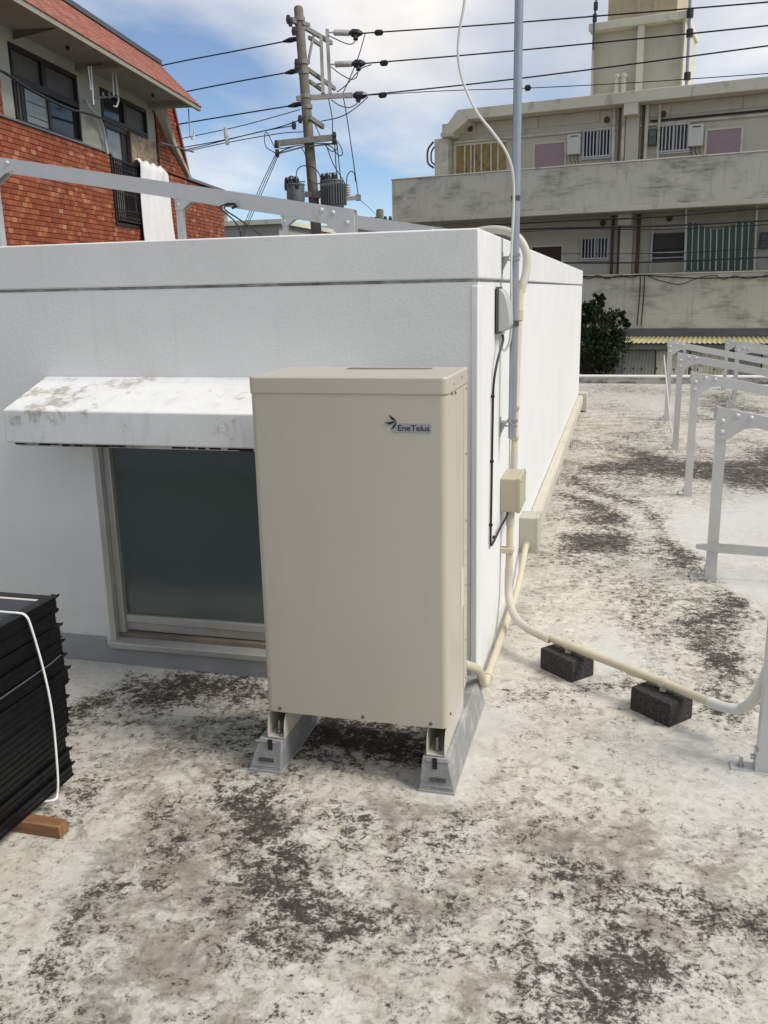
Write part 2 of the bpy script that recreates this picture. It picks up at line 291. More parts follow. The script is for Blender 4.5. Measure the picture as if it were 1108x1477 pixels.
# ------------------------------------------------------------------ mesh helpers
class MB:
    def __init__(s): s.v = []; s.f = []; s.val = None; s.fv = []
    def add(s, vs, fs, val=0.5):
        o = len(s.v); s.v += [tuple(v) for v in vs]; s.f += [tuple(i + o for i in f) for f in fs]; s.fv += [val] * len(fs); return s
    def box(s, a, b, val=0.5):
        (x0, y0, z0), (x1, y1, z1) = a, b
        x0, x1 = min(x0, x1), max(x0, x1); y0, y1 = min(y0, y1), max(y0, y1); z0, z1 = min(z0, z1), max(z0, z1)
        return s.add([(x0, y0, z0), (x1, y0, z0), (x1, y1, z0), (x0, y1, z0), (x0, y0, z1), (x1, y0, z1), (x1, y1, z1), (x0, y1, z1)],
                     [(0, 3, 2, 1), (4, 5, 6, 7), (0, 1, 5, 4), (1, 2, 6, 5), (2, 3, 7, 6), (3, 0, 4, 7)], val)
    def bar(s, p, q, w, h, up=(0, 0, 1)):
        """rectangular bar from p to q, w wide, h high along up"""
        p, q = Vector(p), Vector(q); d = (q - p).normalized(); u = Vector(up); u = (u - d * u.dot(d)).normalized(); r = d.cross(u)
        vs = [c + r * (sx * w / 2) + u * (sz * h / 2) for c in (p, q) for sx, sz in ((-1, -1), (1, -1), (1, 1), (-1, 1))]
        return s.add(vs, [(0, 1, 2, 3), (7, 6, 5, 4), (0, 4, 5, 1), (1, 5, 6, 2), (2, 6, 7, 3), (3, 7, 4, 0)])
    def tube(s, pts, r, n=10, cap=True):
        pts = [Vector(p) for p in pts]; rs = r if isinstance(r, (list, tuple)) else [r] * len(pts)
        t0 = (pts[1] - pts[0]).normalized(); u = t0.orthogonal().normalized(); vs = []
        for i, p in enumerate(pts):
            if i == 0: t_ = t0
            elif i == len(pts) - 1: t_ = (pts[i] - pts[i - 1]).normalized()
            else: t_ = ((pts[i + 1] - pts[i]).normalized() + (pts[i] - pts[i - 1]).normalized()).normalized()
            u = (u - t_ * u.dot(t_)).normalized(); w = t_.cross(u)
            for k in range(n):
                a = 2 * math.pi * k / n; vs.append(p + (u * math.cos(a) + w * math.sin(a)) * rs[i])
        fs = [(i * n + k, i * n + (k + 1) % n, (i + 1) * n + (k + 1) % n, (i + 1) * n + k) for i in range(len(pts) - 1) for k in range(n)]
        if cap: fs += [tuple(reversed(range(n))), tuple(range((len(pts) - 1) * n, len(pts) * n))]
        return s.add(vs, fs)
    def lathe(s, c, prof, n=16, axis='z'):
        c = Vector(c)
        vs = []
        for (r, z) in prof:
            for k in range(n):
                a = 2 * math.pi * k / n; p = (r * math.cos(a), r * math.sin(a), z)
                if axis == 'y': p = (p[0], p[2], p[1])
                if axis == 'x': p = (p[2], p[0], p[1])
                vs.append(c + Vector(p))
        m = len(prof)
        fs = [(i * n + k, i * n + (k + 1) % n, (i + 1) * n + (k + 1) % n, (i + 1) * n + k) for i in range(m - 1) for k in range(n)]
        fs += [tuple(reversed(range(n))), tuple(range((m - 1) * n, m * n))]
        return s.add(vs, fs)
    def prism(s, poly, d, val=0.5):
        """extrude a planar polygon by the vector d"""
        n = len(poly); d = Vector(d); vs = [Vector(p) for p in poly] + [Vector(p) + d for p in poly]
        fs = [tuple(reversed(range(n))), tuple(range(n, 2 * n))] + [(i, (i + 1) % n, n + (i + 1) % n, n + i) for i in range(n)]
        return s.add(vs, fs, val)
    def build(s, name, mat, parent=None, bevel=0.0, smooth=False, off=None, shade=False, segs=2):
        me = bpy.data.meshes.new(name)
        o3 = off if off is not None else origin_of(parent)
        me.from_pydata([(x - o3[0], y - o3[1], z - o3[2]) for x, y, z in s.v], [], s.f)
        bm = bmesh.new(); bm.from_mesh(me); bmesh.ops.recalc_face_normals(bm, faces=bm.faces[:]); bm.to_mesh(me); bm.free()
        if shade:
            at = me.attributes.new('shade', 'FLOAT', 'FACE'); at.data.foreach_set('value', s.fv)
        if smooth is True:
            for p in me.polygons: p.use_smooth = True
        o = bpy.data.objects.new(name, me); COL.objects.link(o); me.materials.append(MAT[mat])
        if smooth: 
            try: me.set_sharp_from_angle(angle=R(40))
            except Exception: pass
        if bevel:
            b = o.modifiers.new('bevel', 'BEVEL'); b.width = bevel; b.segments = segs; b.limit_method = 'ANGLE'; b.angle_limit = R(35)
            for p in me.polygons: p.use_smooth = True
            try: me.set_sharp_from_angle(angle=R(40))
            except Exception: pass
            b.harden_normals = False
        if parent: o.parent = parent
        return o
ORG = {}
def origin_of(p):
    while p is not None:
        if p.name in ORG: return ORG[p.name]
        p = p.parent
    return (0, 0, 0)
def tag(o, label, cat, group=None, kind=None):
    if label: o['label'] = label
    if cat: o['category'] = cat
    if group: o['group'] = group
    if kind: o['kind'] = kind
    return o
def thing(name, label, cat, loc=(0, 0, 0), group=None, rotz=0.0):
    o = bpy.data.objects.new(name, None); COL.objects.link(o); o.location = loc; o.rotation_euler = (0, 0, rotz); o.empty_display_size = 0.1
    ORG[o.name] = tuple(loc) if rotz == 0.0 else (0, 0, 0)
    return tag(o, label, cat, group)
def dup(root, loc, label, group=None):
    r = root.copy(); COL.objects.link(r); r.location = loc; r['label'] = label
    if group: r['group'] = group
    for ch in list(root.children):
        c = ch.copy(); COL.objects.link(c); c.parent = r
        for g in list(ch.children):
            d = g.copy(); COL.objects.link(d); d.parent = c
    return r
def spline(pts, n=8):
    pts = [Vector(p) for p in pts]; P = [pts[0] * 2 - pts[1]] + pts + [pts[-1] * 2 - pts[-2]]; out = []
    for i in range(1, len(P) - 2):
        for k in range(n):
            u = k / n; a, b, c, d = P[i - 1], P[i], P[i + 1], P[i + 2]
            out.append(0.5 * ((2 * b) + (c - a) * u + (2 * a - 5 * b + 4 * c - d) * u * u + (3 * b - a - 3 * c + d) * u ** 3))
    return out + [pts[-1]]
def bend(pts, r, n=6):
    """polyline with rounded corners"""
    pts = [Vector(p) for p in pts]; out = [pts[0]]
    for i in range(1, len(pts) - 1):
        a, b, c = pts[i - 1], pts[i], pts[i + 1]; rr = min(r, (a - b).length * 0.49, (c - b).length * 0.49)
        p, q = b + (a - b).normalized() * rr, b + (c - b).normalized() * rr
        for k in range(n + 1):
            u = k / n; out.append(p * (1 - u) ** 2 + b * 2 * u * (1 - u) + q * u * u)
    return out + [pts[-1]]

# ================================================================== ROOF FLOOR
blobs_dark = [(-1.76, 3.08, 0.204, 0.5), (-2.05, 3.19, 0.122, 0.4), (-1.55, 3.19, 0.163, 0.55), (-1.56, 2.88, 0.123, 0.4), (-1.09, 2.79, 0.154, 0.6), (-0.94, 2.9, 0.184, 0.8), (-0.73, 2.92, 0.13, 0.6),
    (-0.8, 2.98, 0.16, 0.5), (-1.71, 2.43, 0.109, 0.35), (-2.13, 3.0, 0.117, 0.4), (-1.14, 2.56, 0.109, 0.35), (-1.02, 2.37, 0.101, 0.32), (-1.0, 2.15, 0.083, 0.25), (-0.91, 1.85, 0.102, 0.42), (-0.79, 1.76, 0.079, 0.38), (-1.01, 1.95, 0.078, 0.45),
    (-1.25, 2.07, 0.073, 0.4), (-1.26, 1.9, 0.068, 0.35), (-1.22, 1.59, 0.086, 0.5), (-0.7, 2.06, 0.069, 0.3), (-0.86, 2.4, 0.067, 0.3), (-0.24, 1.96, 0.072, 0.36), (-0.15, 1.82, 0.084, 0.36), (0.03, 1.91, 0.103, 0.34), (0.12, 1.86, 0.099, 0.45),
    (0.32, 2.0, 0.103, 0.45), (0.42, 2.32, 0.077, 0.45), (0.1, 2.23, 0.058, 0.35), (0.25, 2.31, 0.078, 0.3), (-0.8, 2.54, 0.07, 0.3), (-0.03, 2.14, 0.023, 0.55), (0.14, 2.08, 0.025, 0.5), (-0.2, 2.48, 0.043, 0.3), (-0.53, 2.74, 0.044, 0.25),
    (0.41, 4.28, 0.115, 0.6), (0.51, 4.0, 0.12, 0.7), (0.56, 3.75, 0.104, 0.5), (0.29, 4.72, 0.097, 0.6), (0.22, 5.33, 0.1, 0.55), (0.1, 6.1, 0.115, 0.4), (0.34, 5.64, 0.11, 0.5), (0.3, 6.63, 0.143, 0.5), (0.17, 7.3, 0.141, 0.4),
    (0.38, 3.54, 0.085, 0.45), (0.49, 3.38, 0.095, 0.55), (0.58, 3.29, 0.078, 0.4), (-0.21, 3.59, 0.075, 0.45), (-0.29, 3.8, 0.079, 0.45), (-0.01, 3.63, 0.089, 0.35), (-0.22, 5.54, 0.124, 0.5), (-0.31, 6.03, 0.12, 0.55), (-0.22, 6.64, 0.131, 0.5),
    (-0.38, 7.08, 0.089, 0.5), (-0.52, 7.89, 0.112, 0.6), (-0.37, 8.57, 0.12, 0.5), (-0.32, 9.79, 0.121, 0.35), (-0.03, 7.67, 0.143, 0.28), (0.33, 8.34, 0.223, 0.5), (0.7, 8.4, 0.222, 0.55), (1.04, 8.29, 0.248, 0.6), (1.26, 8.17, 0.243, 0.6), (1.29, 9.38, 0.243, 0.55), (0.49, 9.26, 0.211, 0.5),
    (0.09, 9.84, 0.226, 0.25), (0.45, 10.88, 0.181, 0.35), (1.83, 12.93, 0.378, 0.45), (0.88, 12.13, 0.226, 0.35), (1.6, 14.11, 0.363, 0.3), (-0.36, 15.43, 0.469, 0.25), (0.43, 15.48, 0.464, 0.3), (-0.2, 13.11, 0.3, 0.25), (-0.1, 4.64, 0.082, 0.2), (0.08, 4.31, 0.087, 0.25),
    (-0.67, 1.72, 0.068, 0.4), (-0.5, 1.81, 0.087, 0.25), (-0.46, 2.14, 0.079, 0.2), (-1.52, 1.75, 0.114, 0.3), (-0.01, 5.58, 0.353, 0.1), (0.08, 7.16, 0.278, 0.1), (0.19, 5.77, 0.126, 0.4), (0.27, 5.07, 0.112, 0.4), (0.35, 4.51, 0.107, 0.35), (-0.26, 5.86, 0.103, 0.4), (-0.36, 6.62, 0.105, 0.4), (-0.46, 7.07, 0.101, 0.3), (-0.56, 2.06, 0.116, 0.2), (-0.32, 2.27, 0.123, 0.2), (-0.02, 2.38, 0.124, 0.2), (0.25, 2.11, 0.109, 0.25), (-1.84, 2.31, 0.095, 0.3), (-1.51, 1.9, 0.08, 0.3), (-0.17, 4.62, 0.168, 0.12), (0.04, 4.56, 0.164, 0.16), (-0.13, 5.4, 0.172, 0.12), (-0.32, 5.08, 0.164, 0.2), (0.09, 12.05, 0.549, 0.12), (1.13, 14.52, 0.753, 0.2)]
blobs_clean = [(-0.47, 3.97, 0.183, 0.9), (-0.46, 4.35, 0.126, 0.5), (-0.48, 3.36, 0.129, 0.85), (0.83, 6.42, 0.39, 0.9), (0.79, 5.05, 0.271, 0.8), (0.6, 5.01, 0.174, 0.7), (1.11, 7.1, 0.239, 0.7), (-0.31, 3.4, 0.115, 0.5), (-0.42, 2.96, 0.116, 0.6), (-0.49, 2.75, 0.121, 0.45),
    (-1.91, 3.3, 0.186, 0.7), (-1.57, 3.37, 0.155, 0.7), (-2.31, 3.33, 0.16, 0.6), (0.32, 3.02, 0.148, 0.5), (-0.36, 15.43, 0.82, 0.3), (0.09, 13.55, 0.615, 0.3), (-0.65, 9.74, 0.228, 0.3), (-1.63, 2.0, 0.126, 0.4), (-0.5, 2.57, 0.092, 0.4)]
blobs_wash = [(-1.38, 2.37, 0.255, 0.6), (-1.47, 1.97, 0.225, 0.7), (-1.15, 1.84, 0.207, 0.6), (-0.81, 2.34, 0.197, 0.4), (-0.61, 2.27, 0.168, 0.5), (-0.47, 2.42, 0.153, 0.4), (-0.05, 5.57, 0.221, 0.3), (0.09, 9.01, 0.415, 0.6), (-0.15, 7.95, 0.309, 0.5), (-0.31, 10.79, 0.415, 0.4),
    (0.35, 2.46, 0.185, 0.5), (-0.16, 2.31, 0.224, 0.4), (0.12, 2.55, 0.238, 0.4), (0.26, 2.19, 0.206, 0.4), (0.38, 3.98, 0.19, 0.5), (-0.48, 1.76, 0.204, 0.5), (-0.9, 1.62, 0.201, 0.5)]
def roof_floor():
    nx, ny, x0, x1, y0, y1 = 221, 331, -7.0, 4.05, -3.0, 16.4
    xs = np.linspace(x0, x1, nx); ys = np.linspace(y0, y1, ny); X, Y = np.meshgrid(xs, ys)
    wx = np.zeros_like(X); wy = np.zeros_like(X)
    for k in range(14):                                            # gentle domain warp so no stain is a plain disc
        a, f, p = random.uniform(0, 6.28), random.uniform(1.5, 9), random.uniform(0, 6.28)
        sn = np.sin((X * math.cos(a) + Y * math.sin(a)) * f + p) * 0.35 / f
        if k % 2: wx += sn
        else: wy += sn
    A = {}
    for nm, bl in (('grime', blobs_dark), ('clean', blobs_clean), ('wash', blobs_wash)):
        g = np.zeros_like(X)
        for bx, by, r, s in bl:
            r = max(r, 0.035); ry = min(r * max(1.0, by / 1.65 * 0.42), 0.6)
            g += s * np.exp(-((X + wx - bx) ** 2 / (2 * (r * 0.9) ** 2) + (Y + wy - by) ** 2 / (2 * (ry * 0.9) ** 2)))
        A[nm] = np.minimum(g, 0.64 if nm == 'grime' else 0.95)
    # unseen parts of the roof carry the same kind of wear
    A['grime'] += 0.17
    me = bpy.data.meshes.new('roof_floor')
    verts = np.stack([X.ravel(), Y.ravel(), np.zeros(X.size)], 1)
    idx = np.arange(nx * ny).reshape(ny, nx)
    faces = np.stack([idx[:-1, :-1], idx[:-1, 1:], idx[1:, 1:], idx[1:, :-1]], -1).reshape(-1, 4)
    me.from_pydata(verts.tolist(), [], faces.tolist())
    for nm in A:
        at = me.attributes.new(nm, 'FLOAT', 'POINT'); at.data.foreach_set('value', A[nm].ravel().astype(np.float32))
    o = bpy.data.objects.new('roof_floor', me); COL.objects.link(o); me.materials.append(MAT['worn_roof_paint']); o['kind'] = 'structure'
roof_floor()
MB().box((-7.0, -3.0, -3.4), (4.05, 16.4, -0.02)).build('lower_building', 'right_plaster')['kind'] = 'structure'
gm = MB(); gm.add([(-400, -400, -3.4), (400, -400, -3.4), (400, 400, -3.4), (-400, 400, -3.4)], [(0, 1, 2, 3)])
gm.build('ground', 'asphalt')['kind'] = 'structure'

k = thing('parapet_kerb', 'low white painted kerb stained black along the far edge of the roof', 'kerb', (0, 16.25, 0))
MB().box((-7, 16.25, -0.01), (4.05, 16.42, 0.105)).build('kerb_wall', 'kerb_paint', k, bevel=0.006)
MB().box((-7, 16.22, 0.105), (4.05, 16.45, 0.135)).build('kerb_cap', 'kerb_top', k, bevel=0.006)

# ================================================================== ROOFTOP BUILDING (white penthouse)
PX0, PX1, PY0, PY1 = -5.2, -0.522, 3.382, 12.50
ph = thing('rooftop_building', 'white stucco rooftop room behind the beige cabinet, with a window and sloped awning', 'building', (PX1, PY0, 0))
WX0, WX1, WZ0, WZ1 = -2.215, -1.02, 0.085, 1.075                     # window opening in the front wall
w = MB()
w.box((PX0, PY0, 0), (WX0, PY0 + 0.15, 1.680)); w.box((WX1, PY0, 0), (PX1, PY0 + 0.15, 1.680))
w.box((WX0, PY0, 0), (WX1, PY0 + 0.15, WZ0)); w.box((WX0, PY0, WZ1), (WX1, PY0 + 0.15, 1.680))
w.build('front_wall', 'white_stucco', ph)
MB().box((PX1 - 0.15, PY0 + 0.15, 0), (PX1, PY1, 1.680)).build('side_wall', 'white_stucco', ph)
MB().box((PX0, PY0 + 0.15, 0), (PX0 + 0.15, PY1, 1.680)).build('side_wall', 'white_stucco', ph)
MB().box((PX0 + 0.15, PY1 - 0.15, 0), (PX1 - 0.15, PY1, 1.680)).build('rear_wall', 'white_stucco', ph)
MB().box((PX0 + 0.02, PY0 + 0.02, 1.680), (PX1 - 0.02, PY1 - 0.02, 1.692)).build('groove', 'groove_dark', ph)
c = MB()
for a, b in (((PX0 - .004, PY0 - .004, 1.692), (PX1 + .004, PY0 + .16, 1.872)), ((PX1 - .16, PY0 + .16, 1.692), (PX1 + .004, PY1 + .004, 1.872)),
             ((PX0 - .004, PY0 + .16, 1.692), (PX0 + .16, PY1 + .004, 1.872)), ((PX0 + .16, PY1 - .16, 1.692), (PX1 - .16, PY1 + .004, 1.872))): c.box(a, b)
c.build('coping', 'white_coping', ph, bevel=0.006)
MB().box((PX0 + .16, PY0 + .16, 1.66), (PX1 - .16, PY1 - .16, 1.75)).build('roof_slab', 'kerb_paint', ph)
s_ = MB()
s_.box((PX0, PY0 - 0.005, 0), (WX0 - 0.03, PY0, 0.128)); s_.box((WX0 - 0.03, PY0 - 0.005, 0), (WX1 + 0.03, PY0, WZ0 - 0.002)); s_.box((WX1 + 0.03, PY0 - 0.005, 0), (PX1 - 0.10, PY0, 0.128))
s_.build('skirting', 'skirting_grey', ph)
# corner bead: narrow raised render band on both sides of the arris
cb = MB(); cb.box((PX1 - 0.024, PY0 - 0.004, 0.0), (PX1 + 0.004, PY0 + 0.10, 1.668)); cb.build('corner_bead', 'white_coping', ph, bevel=0.005)
# window
wf = MB()
wf.box((WX0, PY0 - 0.012, WZ0), (WX0 + 0.030, PY0 + 0.10, WZ1)); wf.box((WX1 - 0.030, PY0 - 0.012, WZ0), (WX1, PY0 + 0.10, WZ1)); wf.box((WX0 + .03, PY0 - 0.012, WZ1 - .03), (WX1 - .03, PY0 + 0.10, WZ1))
win = wf.build('window', 'aluminium', ph, bevel=0.003)
MB().box((WX0 + 0.03, PY0 + 0.02, WZ0 + .05), (WX0 + 0.062, PY0 + 0.085, WZ1 - .03)).build('window_stile', 'aluminium', win, bevel=0.003)
MB().box((WX0 + 0.062, PY0 + 0.03, 0.195), (WX1 - 0.03, PY0 + 0.075, 0.232)).build('window_rail', 'aluminium', win, bevel=0.003)
MB().box((WX0 + 0.03, PY0 + 0.045, 0.150), (WX1 - 0.03, PY0 + 0.10, 0.192)).build('window_rail', 'aluminium', win, bevel=0.003)
MB().box((WX0 + 0.03, PY0 + 0.012, 0.130), (WX1 - 0.03, PY0 + 0.09, 0.147)).build('sill_track', 'track_brown', win)
MB().prism([(WX0, PY0 - 0.03, WZ0), (WX0, PY0 + 0.10, WZ0), (WX0, PY0 + 0.10, 0.137), (WX0, PY0 + 0.01, 0.128), (WX0, PY0 - 0.03, 0.112)], (WX1 - WX0, 0, 0)).build('sill', 'aluminium', win, bevel=0.003)
MB().box((WX0 + 0.055, PY0 + 0.048, 0.225), (WX1 - 0.03, PY0 + 0.056, WZ1 - .03)).build('pane', 'window_glass', win)
MB().box((WX0 - 0.1, PY0 + 0.16, 0.0), (WX1 + 0.1, PY0 + 0.17, 1.3)).build('blackout_board', 'curtain_dark', win)
# awning slab
AX0, AX1, AY = -2.412, -0.93, 3.07
aw = MB(); aw.prism([(AX0, PY0, 1.325), (AX0, AY, 1.217), (AX0, AY, 1.084), (AX0, PY0, 1.084)], (AX1 - AX0, 0, 0)); awn = aw.build('awning', 'awning_paint', ph, bevel=0.006)
dr = MB(); dr.box((AX0 + 0.03, AY + 0.022, 1.070), (AX1 - 0.03, AY + 0.05, 1.084)); dr.build('drip_edge', 'kerb_paint', awn)
dr = MB(); 
for i in range(26):
    a = AX0 + 0.02 + i * (AX1 - AX0 - .04) / 26 + random.uniform(-.01, .01); dr.box((a, AY + 0.016 + random.uniform(0, .008), 1.076 - random.uniform(0, .006)), (a + random.uniform(.02, .065), AY + 0.030, 1.0838))
mo = dr.build('mould_crust', 'rubber_black', awn); mo['kind'] = 'stuff'

# ================================================================== POWER CONDITIONER
BX0, BX1, BY0, BY1, BZ0, BZ1 = -1.156, -0.500, 2.660, 3.030, 0.222, 1.396
pc = thing('power_conditioner', 'tall beige metal power conditioner cabinet standing on two concrete base blocks', 'inverter cabinet', (-0.83, 2.85, 0))
def rrect(x0, x1, y0, y1, z, rf, rb, n=6):
    out = []
    for cx, cy, r, a0 in ((x1 - rf, y0 + rf, rf, -90), (x1 - rb, y1 - rb, rb, 0), (x0 + rb, y1 - rb, rb, 90), (x0 + rf, y0 + rf, rf, 180)):
        for k in range(n + 1):
            a = R(a0 + 90 * k / n); out.append((cx + r * math.cos(a), cy + r * math.sin(a), z))
    return out
MB().prism(rrect(BX0 + .003, BX1 - .003, BY0 + .003, BY1 - .003, BZ0, .024, .008), (0, 0, 1.340 - BZ0)).build('cabinet', 'inverter_paint', pc, smooth=True)
lid = MB().prism(rrect(BX0, BX1, BY0, BY1, 1.339, .024, .008), (0, 0, BZ1 - 1.339)).build('lid', 'inverter_paint', pc, bevel=0.006)
vg = MB()
for i in range(24):
    for j in range(2):
        vg.box((-0.905 + i * 0.0125, 2.925 + j * 0.034, BZ1 - .002), (-0.899 + i * 0.0125, 2.951 + j * 0.034, BZ1 + .0008))
vg.build('vent_grille', 'inverter_dark', lid)
# side rear panel seam and its screws
MB().box((BX1 - .004, BY0 + 0.30, BZ0 + .01), (BX1 - .001, BY1 - .004, 1.336)).build('rear_panel', 'inverter_paint', pc, bevel=0.001)
lv = MB()
for j in range(7): lv.bar((BX1 - .001, BY0 + .325, 0.45 + j * .05), (BX1 - .001, BY0 + .355, 0.472 + j * .05), .004, .006)
lv.build('side_louvre', 'bracket_paint', pc)
def screw(p, ax, parent, r=.006, mat='screw_bronze'):
    return MB().lathe(p, [(r, 0), (r * .95, .002 if ax != 'y' else -.002), (r * .5, .004 if ax != 'y' else -.004)], 10, ax).build('screw', mat, parent)
for x in (BX0 + .052, -0.80, BX1 - .062): screw((x, BY0 + .003, BZ0 + .014), 'y', pc, .0065)
for z in (1.325, 1.10, 0.86, 0.62, 0.41, 0.26): screw((BX1 - .003, BY1 - .030, z), 'x', pc, .0052)
for y, z in ((2.735, 1.338), (2.80, 1.333), (2.70, 0.262), (2.765, 1.365), (2.91, 1.372)): screw((BX1 - .0025, y, z), 'x', pc, .0055)
lb = MB().box((BX1 - .0028, 2.905, 0.56), (BX1 - .0012, 2.965, 0.70)); lb.build('rating_sticker', 'panel_margin', pc)
# name plate
LX, LZ0, LZ1 = -0.679, 1.2235, 1.252
nm = thing  # (plate is a part of the cabinet)
plate = MB().prism(rrect(-0.676, -0.553, 0, LZ1 - LZ0, 0, .006, .006), (0, 0, .0016))
plate.v = [(x, BY0 + .003 - z, LZ0 + y) for x, y, z in plate.v]
npl = plate.build('name_plate', 'logo_silver', pc)
dg = None; o3 = ORG[pc.name]; glyphs = []; pen = 0.0
for ch_ in 'EneTelus':                                               # glyph by glyph, spaced by eye
    tx = bpy.data.curves.new('glyph', 'FONT'); tx.body = ch_; tx.size = 0.0262; tx.extrude = 0.0005; tx.offset = 0.00022
    to = bpy.data.objects.new('tmp_text', tx); COL.objects.link(to); bpy.context.view_layer.update()
    tme = bpy.data.meshes.new_from_object(to.evaluated_get(bpy.context.evaluated_depsgraph_get())); bpy.data.objects.remove(to)
    xs_ = [v.co.x for v in tme.vertices]; lo_, hi_ = min(xs_), max(xs_)
    if ch_ == 'e' and glyphs and glyphs[-1][0] == 'T': pen -= 0.0022
    if ch_ == 'T': pen -= 0.0008
    glyphs.append((ch_, tme, pen - lo_)); pen += hi_ - lo_ + 0.0019
sc_ = 0.1005 / (pen - 0.0019)
for ch_, tme, dx_ in glyphs:
    for v in tme.vertices:
        x, y, z = v.co; v.co = (-0.6585 + (x + dx_) * sc_ - o3[0], BY0 + .0012 - z - o3[1], LZ0 + .0060 + y * 1.0 - o3[2])
    tme.name = 'letter'; lo = bpy.data.objects.new('letter', tme); COL.objects.link(lo); tme.materials.clear(); tme.materials.append(MAT['logo_ink']); lo.parent = npl
def leaf(p, q, wd, name, mat, up=0.0):
    p, q = Vector(p), Vector(q); d = q - p; nrm = Vector((-d.y, d.x)).normalized(); n = 8; a, b = [], []
    for i in range(n + 1):
        u = i / n; h = wd * math.sin(math.pi * u) ** 0.8 * (0.55 + 0.45 * (1 - u)) ; cpt = p + d * u + nrm * math.sin(math.pi * u) * .10 * d.length
        a.append(cpt + nrm * h); b.append(cpt - nrm * h * .75)
    poly = a + b[::-1][1:-1]
    return MB().prism([(v.x, BY0 + .003 - up, v.y) for v in poly], (0, -.0012, 0)).build(name, mat, npl)
lc = Vector((-0.663, 1.259))
for q, wd in (((-0.700, 1.2545), .0052), ((-0.684, 1.2785), .0050), ((-0.6815, 1.2335), .0044)):
    leaf(lc + (Vector(q) - lc) * -.04, lc + (Vector(q) - lc) * 1.10, wd + .0024, 'leaf_rim', 'logo_silver', 0.0006)
    leaf(lc + (Vector(q) - lc) * .12, q, wd, 'leaf_emblem', 'logo_ink', 0.0020)
# foot brackets (folded channels with curved cheeks), bolted to the blocks
for xc in (-1.118, -0.544):
    ch = MB(); hw = 0.032; th = 0.003; z0, z1 = 0.127, 0.2215
    ch.box((xc - hw, 2.648, z0), (xc + hw, 3.02, z0 + th))
    prof = [(2.648, z0 + th)] + [(2.648 + .055 * (1 - math.cos(R(90 * k / 6))) * 1.0, z0 + th + (z1 - z0 - th) * math.sin(R(90 * k / 6))) for k in range(0, 7)] + [(3.02, z1), (3.02, z0 + th)]
    for sx in (-hw, hw - th): ch.prism([(xc + sx, y, z) for y, z in prof], (th, 0, 0))
    br = ch.build('foot_bracket', 'bracket_paint', pc)
    bo = MB(); bo.lathe((xc, 2.685, z0 + th), [(.014, 0), (.014, .003)], 14); bo.lathe((xc, 2.685, z0 + th + .003), [(.0105, 0), (.0105, .010)], 6); bo.lathe((xc, 2.685, z0 + th + .013), [(.0055, 0), (.0055, .035)], 10)
    bo.build('anchor_bolt', 'bolt_steel', br)
# base blocks
for xc, lab in ((-1.157, 'tapered grey base block under the left side of the beige cabinet, nearest the window'), (-0.538, 'tapered grey base block under the right side of the beige cabinet, by the wall corner')):
    t_ = thing('base_block', lab, 'base block', (xc, 2.98, 0), 'base blocks under the cabinet')
    bx = xc + .02 if xc < -1 else xc - .006
    y0, y1 = 2.628, 3.33
    b = MB(); sec = lambda y, i: [(xc - .060, y, 0), (xc + .060, y, 0), (xc + .060, y, .018), (bx + .044, y + i, .124), (bx - .044, y + i, .124), (xc - .060, y, .018)]
    A, B_ = sec(y0, .012), sec(y1, -.012); n = 6
    b.add(A + B_, [tuple(range(n))[::-1], tuple(range(n, 2 * n))] + [(i, (i + 1) % n, n + (i + 1) % n, n + i) for i in range(n)])
    b.build('block', 'base_block', t_, bevel=0.005)
    MB().box((xc - .063, y0 - .004, 0), (xc + .063, y1 + .004, .008)).build('base_pad', 'skirting_grey', t_)
    MB().box((xc - .032 + .01, y0 + .0005, .040), (xc + .032, y0 + .006, .054)).build('slot', 'steel_dark', t_)
    MB().box((bx - .008, y0 + .006, .085), (bx + .008, y0 + .0134, .123)).build('bolt_channel', 'rubber_black', t_)
    rb = MB()
    for z in (.018, .108): rb.box((xc - .052 + z * .13, y0 - .0015 + z * .09, z), (xc + .052 - z * .1, y0 + .006 + z * .09, z + .008))
    rb.build('rim', 'base_block', t_, bevel=0.002)

# ================================================================== MAST, CABLES, ANTENNA, CONDUITS ON THE SIDE WALL
MXx, MYy = -0.462, 4.05
ms = thing('antenna_mast', 'tall grey steel mast pipe standing off the side wall on two brackets', 'mast', (MXx, MYy, 1.0))
MB().tube([(MXx, MYy, 0.985), (MXx + .004, MYy, 4.4)], .0185, 14).build('mast_pipe', 'mast_grey', ms, smooth=True)
for z in (1.775, 1.045):
    b = MB(); b.box((PX1, MYy - .015, z - .055), (PX1 + .006, MYy + .03, z + .035)); b.box((PX1 + .006, MYy - .012, z + .012), (MXx + .022, MYy + .030, z + .018)); b.prism([(PX1 + .006, MYy + .01, z + .012), (PX1 + .035, MYy + .01, z + .012), (PX1 + .006, MYy + .01, z - .045)], (0, .005, 0))
    br = b.build('wall_bracket', 'galvanised', ms)
    u = MB(); u.lathe((MXx, MYy, z + .018), [(.024, 0), (.024, .010)], 14); u.tube([(MXx - .03, MYy - .022, z), (MXx + .025, MYy - .022, z)], .004, 8); u.build('u_bolt', 'bolt_steel', br, smooth=True)
for z in (2.02,): MB().lathe((MXx, MYy, z), [(.0205, 0), (.0205, .022)], 14).build('band', 'steel_dark', ms)
